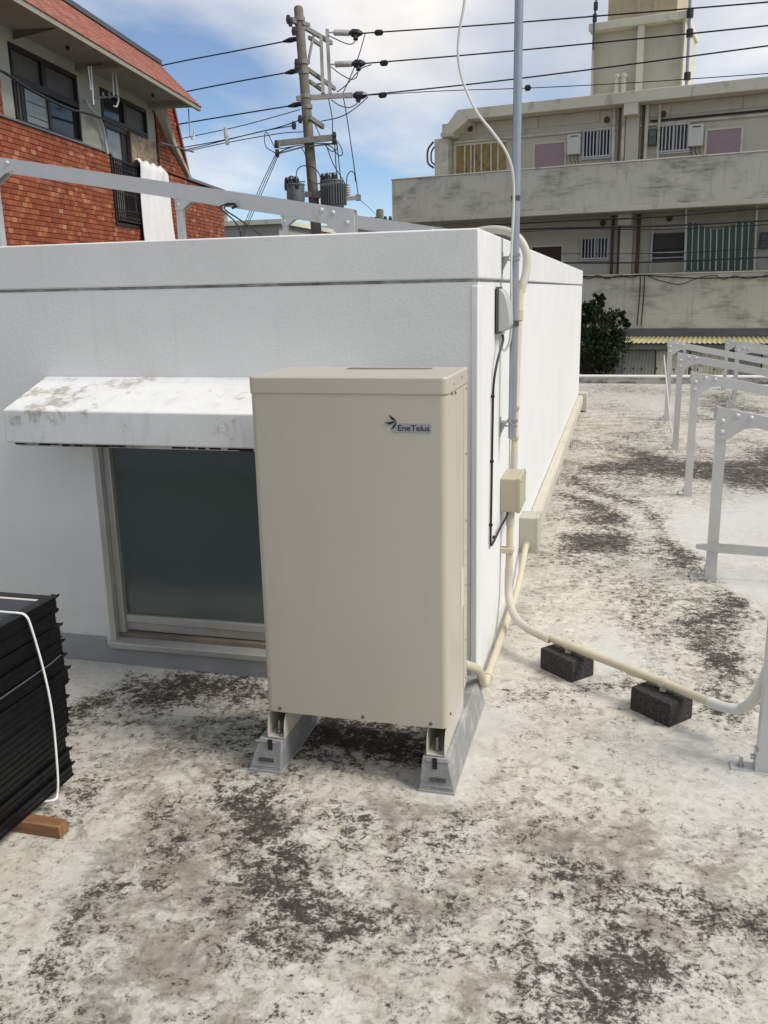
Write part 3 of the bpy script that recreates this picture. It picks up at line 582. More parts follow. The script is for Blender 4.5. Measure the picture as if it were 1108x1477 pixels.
# white coax from the mast top
cw_ = [(-0.667, 4.0, 2.885), (-0.681, 4.0, 2.784), (-0.701, 4.0, 2.682), (-0.704, 4.0, 2.59), (-0.681, 4.0, 2.495), (-0.627, 4.0, 2.383), (-0.559, 4.0, 2.298), (-0.506, 4.0, 2.226), (-0.477, 4.01, 2.157)]
p_end = [(-0.468, 4.026, 2.08), (-0.468, 4.026, 1.95), (-0.474, 4.026, 1.8), (-0.472, 4.026, 1.6), (-0.47, 4.026, 1.50), (-0.478, 4.025, 1.42), (-0.50, 4.02, 1.385), (-0.512, 4.01, 1.42), (-0.512, 4.00, 1.49)]
tag(MB().tube(spline(cw_ + p_end, 6), .0055, 8).build('coax_cable', 'cable_white', smooth=True), 'white coaxial cable bowing away from the grey mast against the sky', 'cable')
# flat antenna on the mast
an = thing('flat_antenna', 'small flat grey antenna with rounded back clamped to the grey mast', 'antenna', (-0.5, 3.9, 1.56))
pf = [(-0.508, 1.655)] + [(-0.508 + .050 * math.sin(R(90 * k / 8)), 1.505 + .15 * math.cos(R(90 * k / 8))) for k in range(1, 9)] + [(-0.463, 1.49), (-0.478, 1.478), (-0.508, 1.475)]
MB().prism([(x, 3.86, z) for x, z in pf], (0, .14, 0)).build('back_cover', 'antenna_grey', an, bevel=.004)
MB().box((-0.517, 3.852, 1.465), (-0.5085, 4.008, 1.662)).build('front_plate', 'antenna_dark', an, bevel=.002)
m = MB(); m.bar((-0.492, 3.99, 1.487), (MXx, MYy - .02, 1.505), .012, .022); m.lathe((MXx, MYy, 1.49), [(.0235, 0), (.0235, .026)], 14); m.build('clamp_arm', 'steel_dark', an)
MB().lathe((-0.492, 3.90, 1.462), [(.009, 0), (.009, .02)], 10).build('connector', 'insulator_white', an)
kb = [(-0.492, 3.90, 1.462), (-0.490, 3.89, 1.43), (-0.503, 3.83, 1.36), (-0.513, 3.78, 1.26), (-0.514, 3.765, 1.1), (-0.514, 3.755, 0.9), (-0.514, 3.745, 0.7), (-0.514, 3.735, 0.585), (-0.512, 3.75, 0.555), (-0.508, 3.85, 0.560), (-0.503, 3.98, 0.575), (-0.49, 4.11, 0.595), (-0.485, 4.12, 0.625)]
kc = thing('antenna_cable', 'black antenna cable running down the white side wall into the tan junction box', 'cable', (-0.514, 3.76, 0.6))
MB().tube(spline(kb, 5), .0055, 8).build('cable', 'cable_black', kc, smooth=True)
for y, z in ((3.765, 1.21), (3.757, 0.93), (3.742, 0.65), (3.86, 0.562)): MB().box((-0.5225, y - .008, z - .005), (-0.5065, y + .008, z + .005)).build('cable_clip', 'rubber_black', kc)
# upper conduit: hump over the parapet, down to junction box
uc = thing('conduit', 'beige conduit humped over the parapet and running down to the tan junction box', 'conduit', (-0.495, 4.6, 0.8))
CX = -0.497
hp = [(-1.0, 4.78, 1.80), (-0.86, 4.78, 1.90), (-0.70, 4.77, 1.95), (-0.56, 4.73, 1.93), (-0.485, 4.70, 1.85), (-0.475, 4.68, 1.74)]
MB().tube(spline(hp + [(CX, 4.64, 1.64)], 6), .021, 12).build('flexible_duct', 'conduit_pale', uc, smooth=True)
MB().tube([(CX, 4.64, 1.66), (CX, 4.60, 1.52), (CX, 4.53, 1.26), (CX, 4.46, 0.78)], .0165, 12).build('pipe', 'conduit_beige', uc, smooth=True)
for y, z, h, r in ((4.645, 1.635, .045, .025), (4.592, 1.50, .05, .021)): MB().lathe((CX, y, z), [(r, 0), (r, h)], 12).build('coupling', 'conduit_beige', uc, smooth=True)
for y, z in ((4.478, 0.91), (4.50, 1.06)): MB().box((PX1, y - .022, z), (CX + .019, y + .020, z + .022)).build('pipe_strap', 'conduit_beige', uc, bevel=.003)
MB().tube([(CX, 4.468, 0.85), (CX, 4.455, 0.76)], .0185, 12).build('pipe_end', 'conduit_pale', uc, smooth=True)
# junction boxes
def jbox(loc, a, b, mat, label):
    t_ = thing('junction_box', label, 'junction box', loc, 'junction boxes on the side wall')
    MB().box(a, b).build('box', mat, t_, bevel=.006, segs=3)
    y0 = a[1]; MB().box((b[0] - .012, a[1] - .002, a[2] - .003), (b[0] + .006, b[1] + .002, b[2] + .003)).build('lid', mat, t_, bevel=.004)
    for yy in (a[1] + .015, b[1] - .015):
        for zz in (a[2] + .015, b[2] - .015): MB().lathe((b[0] + .006, yy, zz), [(.005, 0), (.004, .002)], 8, 'x').build('screw', 'screw_bronze', t_)
    return t_
jbox((-0.47, 4.22, 0.7), (PX1, 4.11, 0.617), (-0.432, 4.36, 0.780), 'jbox_tan', 'tan junction box on the side wall, the upper and nearer of the two')
jbox((-0.47, 5.1, 0.26), (PX1, 5.0, 0.150), (-0.417, 5.17, 0.366), 'jbox_green', 'greyish beige junction box low on the side wall at the start of the duct')
# lower conduit: from box 1 down, sweeping onto the blocks and into the near steel post
lc_ = thing('conduit', 'beige conduit sweeping from the tan junction box across two black blocks to a steel post', 'conduit', (-0.48, 4.15, 0))
c0 = (-0.478, 4.17, 0.62)
MB().tube([c0, (-0.478, 4.165, 0.54)], .0205, 12).build('pipe_end', 'conduit_pale', lc_, smooth=True)
MB().tube([(-0.478, 4.165, 0.545), (-0.478, 4.14, 0.30)], .0175, 12).build('pipe', 'conduit_beige', lc_, smooth=True)
MB().box((PX1, 4.128, 0.405), (-0.457, 4.172, 0.432)).build('pipe_strap', 'conduit_beige', lc_, bevel=.003)
el = [(-0.478, 4.14, 0.33), (-0.478, 4.13, 0.25), (-0.468, 4.09, 0.185), (-0.43, 3.99, 0.140), (-0.365, 3.88, 0.130), (-0.251, 3.758, 0.13)]
MB().tube(spline(el, 6), .0195, 12).build('elbow', 'conduit_pale', lc_, smooth=True)
MB().tube([(-0.279, 3.802, 0.13), (-0.163, 3.703, 0.13), (0.222, 3.394, 0.13), (0.386, 3.256, 0.13)], .0175, 12).build('pipe', 'conduit_beige', lc_, smooth=True)
e2 = [(0.379, 3.26, 0.13), (0.443, 3.217, 0.132), (0.493, 3.2, 0.146), (0.518, 3.14, 0.213), (0.532, 3.09, 0.298), (0.545, 3.05, 0.395)]
MB().tube(spline(e2, 6), .0195, 12).build('elbow', 'cable_white', lc_, smooth=True)
for p in ((-0.279, 3.794, 0.13), (0.384, 3.261, 0.13)): MB().lathe((p[0], p[1], p[2] - .0), [(.001, -.0213), (.015, -.0150), (.0213, 0), (.015, .0150), (.001, .0213)], 12).build('coupling', 'conduit_beige', lc_, smooth=True)
for p, q in (((-0.163, 3.703, 0.13), (0.222, 3.394, 0.13)), ((0.222, 3.394, 0.13), (-0.163, 3.703, 0.13))):
    d = (Vector(q) - Vector(p)).normalized(); p = Vector(p)
    cl = MB().tube([p - d * .012, p + d * .012], .0215, 14); cl.box((p.x - .012, p.y - .012, .098), (p.x + .012, p.y + .012, .115)); cl.build('pipe_clamp', 'conduit_beige', lc_)
# black porous blocks under the conduit
def pblock(loc, ang, label):
    t_ = thing('pipe_block', label, 'block', loc, 'black blocks under the conduit')
    b = MB().box((-.098, -.068, 0), (.098, .068, .098)); o = b.build('block', 'porous_block', t_, bevel=.005, off=(0, 0, 0)); o.rotation_euler = (0, 0, ang)
    o2 = MB().box((-.045, .005, .0975), (.045, .045, .1005)).build('top_plate', 'porous_block', t_, off=(0, 0, 0)); o2.rotation_euler = (0, 0, ang)
pblock((-0.168, 3.715, 0), R(-42), 'black porous block under the beige conduit, the one nearer the white wall')
pblock((0.218, 3.388, 0), R(-42), 'black porous block under the beige conduit, the one nearer the steel post')
# thin pipe from the far junction box along the wall foot to the cabinet
gp = thing('wall_pipe', 'thin cream pipe along the foot of the side wall, bending into the beige cabinet', 'pipe', (-0.48, 4.0, 0.06))
pth = [(-0.478, 5.06, 0.205), (-0.478, 4.93, 0.190), (-0.480, 4.75, 0.115), (-0.482, 4.55, 0.068), (-0.482, 4.2, 0.062), (-0.482, 3.46, 0.062)]
MB().tube(spline(pth, 5), .0165, 12).build('pipe', 'conduit_beige', gp, smooth=True)
MB().tube(bend([(-0.482, 3.50, 0.062), (-0.482, 3.345, 0.062), (-0.482, 3.22, 0.20), (-0.515, 3.02, 0.305)], .08), .0175, 12).build('elbow', 'conduit_beige', gp, smooth=True)
MB().lathe((-0.482, 3.46, .062), [(.0215, -.014), (.0215, .014)], 12, 'y').build('coupling', 'conduit_beige', gp, smooth=True)
MB().lathe((-0.478, 5.0, .201), [(.0215, -.016), (.0215, .004)], 12, 'y').build('coupling', 'conduit_beige', gp, smooth=True)
# cable duct along the wall
du = thing('cable_duct', 'long beige cable duct running along the foot of the white side wall', 'cable duct', (-0.48, 8.5, 0.15))
yy = 5.17
while yy < 12.3:
    y2 = min(yy + 1.9, 12.35); MB().box((PX1, yy + .003, 0.118), (-0.452, y2 - .003, 0.222)).build('duct_base', 'duct_beige', du, bevel=.004)
    MB().box((PX1 + .004, yy + .003, 0.2225), (-0.458, y2 - .003, 0.234)).build('duct_lid', 'duct_beige', du, bevel=.003); yy = y2
for y in (5.6, 7.6, 9.6, 11.6): MB().box((PX1, y, 0), (-0.46, y + .06, 0.1175)).build('duct_leg', 'duct_beige', du)
MB().box((PX1 + .0, 12.36, 0.02), (-0.40, 12.62, 0.26)).build('end_box', 'duct_beige', du, bevel=.006)

# ================================================================== SOLAR PANELS STACK
gy = random.Random(3)
zz = 0.046; SXR, SYB = -1.768, 2.395
pos_words = ['bottom', 'second lowest', 'third lowest', 'fourth from the bottom', 'fifth from the bottom', 'sixth from the bottom', 'middle', 'sixth from the top', 'fifth from the top', 'fourth from the top', 'third highest', 'second highest', 'top']
proto = None; N = 13; PH = 0.0505
for i in range(N):
    dx, dy = [-.005, -.013, -.020, -.012, 0, .006, .008, .014, .012, .011, 0, -.004, 0][i], gy.uniform(-.010, .008)
    lab = 'black framed solar panel, the %s of the stack tied with white string' % pos_words[i] if i < N - 1 else 'topmost solar panel of the stack, its dark cells and pale margin showing'
    z = zz + i * PH
    if proto is None:
        t_ = thing('solar_panel', lab, 'solar panel', (SXR + dx, SYB + dy, z), 'solar panels stacked by the window')
        f = MB(); h = PH - .004; L_, W_ = 1.00, 1.50
        for a, b in (((-W_, -.035, 0), (0, 0, h)), ((-W_, -L_, 0), (0, -L_ + .035, h)), ((-.035, -L_ + .035, 0), (0, -.035, h)), ((-W_, -L_ + .035, 0), (-W_ + .035, -.035, h))): f.box(a, b)
        f.box((-.004, -L_, h - .006), (.006, 0.004, h)); f.box((-.004, -L_, 0), (.004, 0.004, .004)); f.box((-.003, -L_, h * .45), (.003, 0, h * .52))
        fr = f.build('frame', 'panel_black', t_, off=(0, 0, 0), bevel=.0015)
        lg = MB(); lg.prism([(-.004, .002, h - .009), (.004, .010, h - .006), (.005, .014, h - .001), (-.002, .009, h - .003), (-.020, .004, h - .001), (-.020, .001, h - .009)], (0, 0, .004))
        lg.build('corner_lug', 'panel_black', fr, off=(0, 0, 0))
        gl = MB().box((-W_ + .03, -L_ + .03, h - .012), (-.03, -.03, h - .004)).build('glass', 'panel_cell', t_, off=(0, 0, 0))
        mg = MB(); mg.box((-W_ + .03, -.050, h - .0038), (-.03, -.030, h - .0030)); mg.box((-W_ + .03, -L_ + .03, h - .0038), (-.03, -L_ + .05, h - .0030)); mg.build('margin', 'panel_margin', gl, off=(0, 0, 0))
        gr = MB()
        for k in range(1, 10): gr.box((-W_ + .03 + k * .144, -L_ + .05, h - .0038), (-W_ + .0325 + k * .144, -.05, h - .0032))
        for k in range(1, 6): gr.box((-W_ + .03, -.05 - k * .15, h - .0034), (-.03, -.0475 - k * .15, h - .0030))
        gr.build('cell_grid', 'panel_grid', gl, off=(0, 0, 0))
        proto = t_
    else: dup(proto, (SXR + dx, SYB + dy, z), lab)
ztop = zz + N * PH
for y, lab in ((2.13, 'brown wooden sleeper end sticking out under the stack of solar panels'), ):
    t_ = thing('wood_sleeper', lab, 'wood block', (-2.3, y, 0))
    MB().box((-3.1, y - .022, 0), (-1.638, y + .024, .043)).build('timber', 'sleeper_wood', t_, bevel=.003)
XF = SXR + .018
st = [(-3.2, 2.225, ztop + .0015), (-2.2, 2.222, ztop + .0015), (SXR - .06, 2.218, ztop + .0015), (SXR - .01, 2.220, ztop + .001), (SXR + .014, 2.224, ztop - .008), (XF + .002, 2.235, ztop - .05), (XF + .006, 2.262, ztop - .20), (XF + .010, 2.274, 0.36), (XF + .009, 2.272, 0.20), (XF + .004, 2.262, 0.06), (XF - .012, 2.235, 0.040), (-1.9, 2.21, 0.040)]
tag(MB().tube(spline(st, 6), .0038, 8).build('binding_string', 'string_white', smooth=True), 'white string tied down over the side of the black solar panel stack', 'string')
tag(MB().tube([(XF + .005, 2.36, 0.508), (XF + .004, 2.31, 0.500), (XF + .003, 2.0, 0.492), (XF + .003, 1.45, 0.485)], .0024, 6).build('edge_highlight', 'panel_grid', smooth=True), 'thin grey strip standing in for the highlight on a frame edge of the solar panel stack', 'highlight strip')  # light catching a panel frame edge, built in as a thin grey tube

# ================================================================== PV MOUNTING FRAMES
def mount_frame(loc, label, group, run, hi, slope, low_visible=True, bw=.052, bh=.072):
    """tall post at local x=0, rafter sloping down along +x for run metres, short post at the far end"""
    t_ = thing('mounting_frame', label, 'steel frame', loc, group); o0 = (0, 0, 0)
    lo = hi - run * slope
    def post(x, top, side):
        p = MB(); hw = .028                                       # lipped channel: web faces the viewer's side
        p.box((x - hw, -.026, 0), (x + hw, -.022, top)); p.box((x - hw, -.022, 0), (x - hw + .004, .026, top)); p.box((x + hw - .004, -.022, 0), (x + hw, .026, top))
        p.box((x - hw + .004, .022, 0), (x - hw + .014, .026, top)); p.box((x + hw - .014, .022, 0), (x + hw - .004, .026, top))
        po = p.build('post', 'frame_paint', t_, off=o0)
        bp = MB(); sx = -1 if side < 0 else 1
        bp.box((x + sx * hw, -.03, 0), (x + sx * (hw + .085), .03, .006)); bp.box((x + sx * hw, -.03, .006), (x + sx * (hw + .006), .03, .075))
        b = bp.build('base_plate', 'frame_paint', t_, off=o0)
        bb = MB(); bb.lathe((x + sx * (hw + .05), 0, .006), [(.016, 0), (.016, .003), (.011, .003), (.011, .012), (.006, .012), (.006, .03)], 10); bb.tube([(x + sx * (hw + .006), 0, .045), (x + sx * (hw + .02), 0, .045)], .010, 8)
        bb.build('anchor_bolt', 'galvanised', b, off=o0)
        return po
    post(0, hi - .012, -1); post(run - .04, lo - .006, 1)
    u = Vector((1, 0, -slope)).normalized(); up = Vector((slope, 0, 1)).normalized()
    a = Vector((-.03, 0, hi + .004)); L_ = (run + .03) / u.x; th = .004
    r = MB(); e = a + u * L_
    def slab(y0, y1, h0, h1): # along the rafter, between heights measured from its top
        r.add([p + Vector((0, y, 0)) - up * h for p in (a, e) for y, h in ((y0, h0), (y1, h0), (y1, h1), (y0, h1))], [(0, 1, 2, 3), (7, 6, 5, 4), (0, 4, 5, 1), (1, 5, 6, 2), (2, 6, 7, 3), (3, 7, 4, 0)])
    slab(-bw / 2, bw / 2, 0, th); slab(-bw / 2, -bw / 2 + th, th, bh); slab(bw / 2 - th, bw / 2, th, bh)
    slab(-bw / 2 + th, -bw / 2 + .016, bh - th, bh); slab(bw / 2 - .016, bw / 2 - th, bh - th, bh)
    ra = r.build('rafter', 'frame_paint', t_, off=o0)
    for x, top, s in ((0, hi, 1), (run, lo, -1)):
        y0 = -bw / 2 - .005
        if s > 0: poly = [(-.030, hi + .001), (.20, hi - .20 * slope - .006), (.185, hi - .185 * slope - .072), (.115, hi - .118), (.030, hi - .178), (-.030, hi - .178)]
        else: poly = [(run - .24, lo + .24 * slope - .006), (run, lo - .006), (run, lo - .165 if lo > .3 else 0.01), (run - .08, lo - .165 if lo > .3 else 0.01), (run - .14, lo - .10), (run - .24, lo + .24 * slope - .072)]
        g = MB(); g.prism([(px_, y0, pz) for px_, pz in poly], (0, .0045, 0)); g.prism([(px_, bw / 2 + .0005, pz) for px_, pz in poly], (0, .0045, 0))
        go = g.build('gusset_plate', 'frame_paint', t_, off=o0)
        pts = ((0.075, hi - .045), (.145, hi - .056), (0, hi - .075), (0, hi - .135)) if s > 0 else ((run - .20, lo + .2 * slope - .035), (run - .13, lo + .13 * slope - .04), (run - .045, lo - .075))
        for bx, bz in pts:
            bo = MB().lathe((bx, y0, bz), [(.0165, 0), (.0165, -.003), (.0125, -.008), (.006, -.011)], 12, 'y').build('bolt', 'frame_paint', go, off=o0, smooth=True)
    # small upright clip on the high end
    cl = MB().box((.02, -.008, hi - .002), (.05, .012, hi + .034)); cl.build('rail_clip', 'galvanised', t_, off=o0)
    return t_
g1 = 'steel mounting frames on the right of the roof'
f0 = mount_frame((.565, 5.20, 0), 'grey steel frame on the right with a flat strap across its post', g1, 2.35, 0.995, .196)
dup(f0, (.582, 7.365, 0), 'grey steel frame on the right, behind the frame with the strap')
dup(f0, (.600, 9.53, 0), 'grey steel frame on the right, the one a loose flat bar leans towards')
dup(f0, (.610, 11.72, 0), 'farthest grey steel frame of the right row, below the yellow shed eave')
dup(f0, (.552, 3.03, 0), 'nearest grey steel post at the right edge, joined by the white pipe elbow')
g1b = 'steel frames of the farther row'
f1 = mount_frame((1.635, 13.72, 0), 'distant grey steel frame near the kerb, nearer of two at the right edge', g1b, 2.0, 0.81, .165)
dup(f1, (1.66, 15.3, 0), 'distant grey steel frame close to the kerb, farther of two at the right edge')
g2 = 'steel mounting frames on top of the white building'
ZR = 1.75
r0 = mount_frame((-3.955, 5.22, ZR), 'nearest pale steel frame on the white building, crossing before the brick facade', g2, 2.43, 0.799, .176, bw=.058, bh=.088)
dup(r0, (-3.73, 7.36, ZR), 'pale steel frame on the white building, its gusset in front of the hanging white sheet')
dup(r0, (-3.58, 9.52, ZR), 'farthest pale steel frame on the white building, gusset near the pole')
pb = MB(); pb.bar((0.535, 11.581, 0.801), (0.535, 9.279, 0.232), .05, .008, (1, 0, 0)); tag(pb.build('loose_flat_bar', 'heater_white'), 'loose white flat steel bar leaning between two frames on the right', 'steel bar')
sb = MB(); P0, P1 = Vector((.47, 5.168, .198)), Vector((1.9, 5.168, .155))
for k in range(12):
    a, b = P0.lerp(P1, k / 12), P0.lerp(P1, (k + 1) / 12); s0, s1 = .012 + .016 * min(1, k / 1), .012 + .016 * min(1, (k + 1) / 1)
    sb.add([(a.x, a.y - .005, a.z - s0), (a.x, a.y - .005, a.z + s0), (b.x, b.y - .005, b.z + s1), (b.x, b.y - .005, b.z - s1), (a.x, a.y + .001, a.z - s0), (a.x, a.y + .001, a.z + s0), (b.x, b.y + .001, b.z + s1), (b.x, b.y + .001, b.z - s1)],
           [(0, 1, 2, 3), (4, 7, 6, 5), (1, 5, 6, 2), (0, 3, 7, 4), (0, 4, 5, 1), (3, 2, 6, 7)])
tag(sb.build('flat_strap', 'strap_grey'), 'flat grey strap fixed low across the post of the second frame on the right', 'strap')
# black cables tied to the near roof frame
bl = MB(); Yc = 5.17
P = lambda dx, dz: (-2.28 + dx, Yc, 2.255 + dz)
bl.tube(spline([P(-.02, -.07), P(-.08, -.09), P(-.05, -.12), P(.03, -.2), P(.06, -.33)], 6), .0045, 6); bl.tube(spline([P(.0, -.075), P(-.05, -.10), P(.05, -.17), P(.20, -.28), P(.28, -.37)], 6), .0045, 6); bl.tube(spline([P(-.04, -.08), P(.0, -.075), P(.03, -.085), P(0, -.10)], 6), .0075, 6)
tag(bl.build('tied_cables', 'cable_black', smooth=True), 'black cables tied under the near steel frame on the white building', 'cable')

# ================================================================== BRICK HOUSE ON THE LEFT (local x runs along the facade, y into the house)
lb = thing('brick_house', 'red tiled brick house with pink mansard roof and cream upper wall, behind the white building', 'house', (-10.258, 22.699, 0), rotz=R(97.2318))
SILL = 4.262
q = MB()
q.box((-15, .03, -3.4), (-6.9, 7, SILL)); q.box((-6.9, .03, -3.4), (-4.2, 7, 3.02)); q.box((-4.2, .03, -3.4), (0, 7, 4.28)); q.box((-15, .03, SILL), (-10.55, 7, 5.56)); q.box((-6.9, .5, 3.02), (-4.2, 7, 4.26))
q.build('wall', 'mortar_brown', lb)
rt = random.Random(5)
tl = MB()
def tile_area(s0, s1, z0, z1, inside=None):
    ch, tw, gap = .0820, .145, .006
    z = z0; row = 0
    while z < z1 - .02:
        s = s0 - (row % 2) * tw / 2
        while s < s1:
            a, b = max(s, s0) + gap / 2, min(s + tw, s1) - gap / 2; top = min(z + ch - .011, z1)
            if b - a > .03 and (inside is None or inside((a + b) / 2, z + ch / 2)):
                y = -.001 + rt.uniform(-.003, .003); v = rt.betavariate(2.2, 3.2) if rt.random() < .88 else rt.uniform(.7, 1.0)
                tl.add([(a, .03, z), (b, .03, z), (b, .03, top), (a, .03, top), (a, y, z), (b, y, z), (b, y, top), (a, y, top)], [(4, 5, 6, 7), (7, 6, 2, 3), (0, 1, 5, 4), (5, 1, 2, 6), (0, 4, 7, 3)], v)
            s += tw
        z += ch; row += 1
tile_area(-12.5, -6.92, 2.05, SILL - .01); tile_area(-6.92, -4.18, 2.05, 3.03); tile_area(-4.18, 0, 2.05, 4.27); tile_area(-12.5, -10.56, SILL, 5.5)
fin = lambda s, z: s < -2.62 - (z - 4.28) * .50
q = MB(); q.prism([(-4.37, .05, 4.28), (-2.55, .05, 4.28), (-3.45, .05, 6.0), (-4.37, .05, 6.0)], (0, 6, 0)); q.build('wall', 'mortar_brown', lb)
tile_area(-4.36, -2.6, 4.30, 5.9, fin)
o = tl.build('facade_tile', 'left_tile', lb, shade=True); o['kind'] = 'stuff'
# gable rib, upper wall, sill, soffit
q = MB(); q.prism([(-4.62, -.22, 5.58), (-4.38, -.22, 5.58), (-3.55, -.12, 4.92), (-2.42, -.05, 4.33), (-2.62, -.05, 4.33), (-3.80, -.12, 4.94)], (0, .21, 0)); q.build('gable_rib', 'left_plaster', lb, bevel=.01)
MB().prism([(-2.60, -.04, 4.30), (-2.50, -.04, 4.30), (-3.40, -.04, 6.0), (-3.50, -.04, 6.0)], (0, .12, 0)).build('gable_trim', 'left_tile', lb)
q = MB(); q.box((-2.75, -.05, 4.285), (0.06, 6.9, 4.345)); q.build('ledge_cap', 'band_grey', lb)
q = MB(); q.box((-10.55, .05, SILL), (-10.15, 7, 5.6)); q.box((-7.97, .05, SILL), (-7.02, 7, 5.6)); q.box((-4.86, .05, SILL), (-4.37, 7, 5.6)); q.box((-10.15, .05, 5.39), (-7.97, 7, 5.6)); q.box((-7.02, .05, 5.395), (-4.86, 7, 5.6)); q.box((-10.15, .7, SILL), (-7.97, 7, 5.39)); q.box((-7.02, .7, SILL), (-4.86, 7, 5.395))
q.build('upper_wall', 'left_plaster', lb)
MB().box((-12.5, -.03, SILL - .002), (-6.9, .06, SILL + .028)).build('sill', 'band_grey', lb)
e0, e1 = (-3.712, 5.64), (-3.3, 6.625)
EZ, RZ, ES, RS = 5.545, 6.52, -3.95, -3.70
MB().box((-15, -.80, 5.585), (ES - .03, .9, 5.64)).build('soffit', 'soffit_plaster', lb)
MB().box((-15, -.85, 5.50), (ES, -.79, 5.585)).build('eave_beam', 'soffit_plaster', lb)
MB().prism([(-10.0, -.78, 5.583), (-9.98, -.78, 5.583), (-9.98, .04, 5.583), (-9.98, .04, 5.45), (-10.0, .04, 5.45)], (.0, 0, 0.001)).build('soffit_joint', 'soffit_plaster', lb)
for sx in (-7.95, -4.7): MB().box((sx, -.74, 5.47), (sx + .18, .05, 5.584)).build('soffit_beam', 'soffit_plaster', lb)
for sx in (-9.0, -5.4): MB().lathe((sx, -.35, 5.52), [(.02, 0), (.03, .03), (.03, .064)], 10).build('soffit_lamp', 'bronze_frame', lb)
# mansard roof
rf = MB(); A, B_, C_, D_ = (-15, -.86, EZ + .03), (ES, -.86, EZ + .03), (RS, .10, RZ), (-15, .10, RZ)
rf.add([A, B_, C_, D_, (-15, .10, EZ + .1), (RS, .10, EZ + .1)], [(0, 1, 2, 3), (0, 4, 5, 1), (1, 5, 2), (0, 3, 4)])
roof = rf.build('roof', 'roof_tile_pink', lb)
rs = MB(); sl = Vector((0, .96, RZ - EZ - .03)); nrm = Vector((0, -(RZ - EZ - .03), .96)).normalized(); rows = 15
for r in range(rows):
    u0, u1 = r / rows, (r + 1) / rows; sx = -12.4 - (r % 2) * .07; lim = ES + (RS - ES) * u0
    while sx < lim:
        b = min(sx + .132, lim); p0 = Vector((0, -.86, EZ + .03)) + sl * u0; p1 = Vector((0, -.86, EZ + .03)) + sl * (u1 + .15 / rows); h = .020
        rs.add([(sx + .008, *(p0 + nrm * .002).yz), (b, *(p0 + nrm * .002).yz), (b, *(p0 + nrm * h).yz), (sx + .008, *(p0 + nrm * h).yz), (sx + .008, *(p1 + nrm * .006).yz), (b, *(p1 + nrm * .006).yz)],
               [(0, 1, 2, 3), (3, 2, 5, 4), (0, 3, 4), (1, 5, 2)], rt.random())
        sx += .14
o = rs.build('roof_shingle', 'roof_tile_pink', roof, off=(0, 0, 0), shade=True); o['kind'] = 'stuff'
MB().box((-15, .04, RZ), (RS + .02, 7, RZ + .085)).build('ridge_cap', 'steel_dark', roof, off=(0, 0, 0))
q = MB(); q.prism([(RS, .10, EZ + .1), (RS, .10, RZ), (RS, 7, RZ), (RS, 7, EZ + .1)], (-.05, 0, 0)); q.build('gable_end', 'roof_tile_pink', roof, off=(0, 0, 0))
# windows of the upper floor
def lwin(s0, s1, z0, z1, ztr, smid, panes, name='window'):
    f = MB(); t_ = .05
    f.box((s0, .02, z0), (s0 + t_, .12, z1)); f.box((s1 - t_, .02, z0), (s1, .12, z1)); f.box((s0 + t_, .02, z1 - t_ * 1.4), (s1 - t_, .12, z1)); f.box((s0 + t_, .02, z0), (s1 - t_, .12, z0 + .04)); f.box((s0 + t_, .02, ztr - .05), (s1 - t_, .12, ztr + .05)); f.box((smid - .07, .03, ztr + .05), (smid + .07, .12, z1 - t_ * 1.4))
    o = f.build(name, 'bronze_frame', lb, off=(0, 0, 0))
    for a, b, c, d, mt in panes: MB().box((a, .085, c), (b, .095, d)).build('pane', mt, o, off=(0, 0, 0))
    MB().box((s0 + .02, .5, z0), (s1 - .02, .52, z1)).build('curtain', 'curtain_dark', o, off=(0, 0, 0))
    return o
o = lwin(-10.15, -7.97, SILL + .03, 5.39, 4.91, -9.13, [(-10.1, -9.2, 4.96, 5.32, 'shutter_olive'), (-9.06, -8.02, 4.96, 5.32, 'shutter_olive'), (-9.72, -9.02, SILL + .07, 4.86, 'left_glass_frost'), (-8.98, -8.02, SILL + .07, 4.86, 'left_glass')])
for a in (-9.84, -9.0): MB().box((a - .05, .06, SILL + .07), (a + .04, .10, 4.86)).build('sash_stile', 'bronze_frame', o, off=(0, 0, 0))
MB().box((-9.97, .07, SILL + .07), (-9.90, .11, 4.86)).build('sash_stile', 'shutter_olive', o, off=(0, 0, 0))
for z in (4.45, 4.66): MB().box((-9.66, .078, z), (-9.08, .084, z + .012)).build('muntin', 'shutter_olive', o, off=(0, 0, 0))
o = lwin(-7.02, -4.86, 4.85, 5.395, 4.88, -5.95, [(-6.97, -6.02, 4.93, 5.32, 'left_glass'), (-5.88, -4.91, 4.93, 5.32, 'shutter_olive')])
d = MB(); d.box((-6.98, .03, 3.08), (-6.90, .12, 4.83)); d.box((-5.98, .03, 3.08), (-5.86, .12, 4.83)); d.box((-6.90, .03, 4.74), (-5.98, .12, 4.83)); o = d.build('door', 'bronze_frame', lb, off=(0, 0, 0))
MB().box((-6.90, .07, 3.1), (-6.2, .08, 4.74)).build('pane', 'left_glass_frost', o, off=(0, 0, 0)); MB().box((-6.2, .05, 3.1), (-5.98, .10, 4.74)).build('sash_stile', 'bronze_frame', o, off=(0, 0, 0))
MB().box((-5.85, .045, 4.26), (-4.40, .06, 4.84)).build('osb_panel', 'osb_board', lb)
MB().box((-5.85, .045, 3.05), (-4.40, .06, 4.255)).build('door_shutter', 'shutter_olive', lb)
for s in (-5.90, -4.38): MB().box((s, .0, 3.05), (s + .05, .07, 4.84)).build('door_post', 'rust_pipe', lb)
x0, z0 = (-3.167, 3.619); MB().box((-3.42, -.012, 2.3), (-3.02, .01, 3.55)).build('narrow_window', 'shutter_olive', lb)
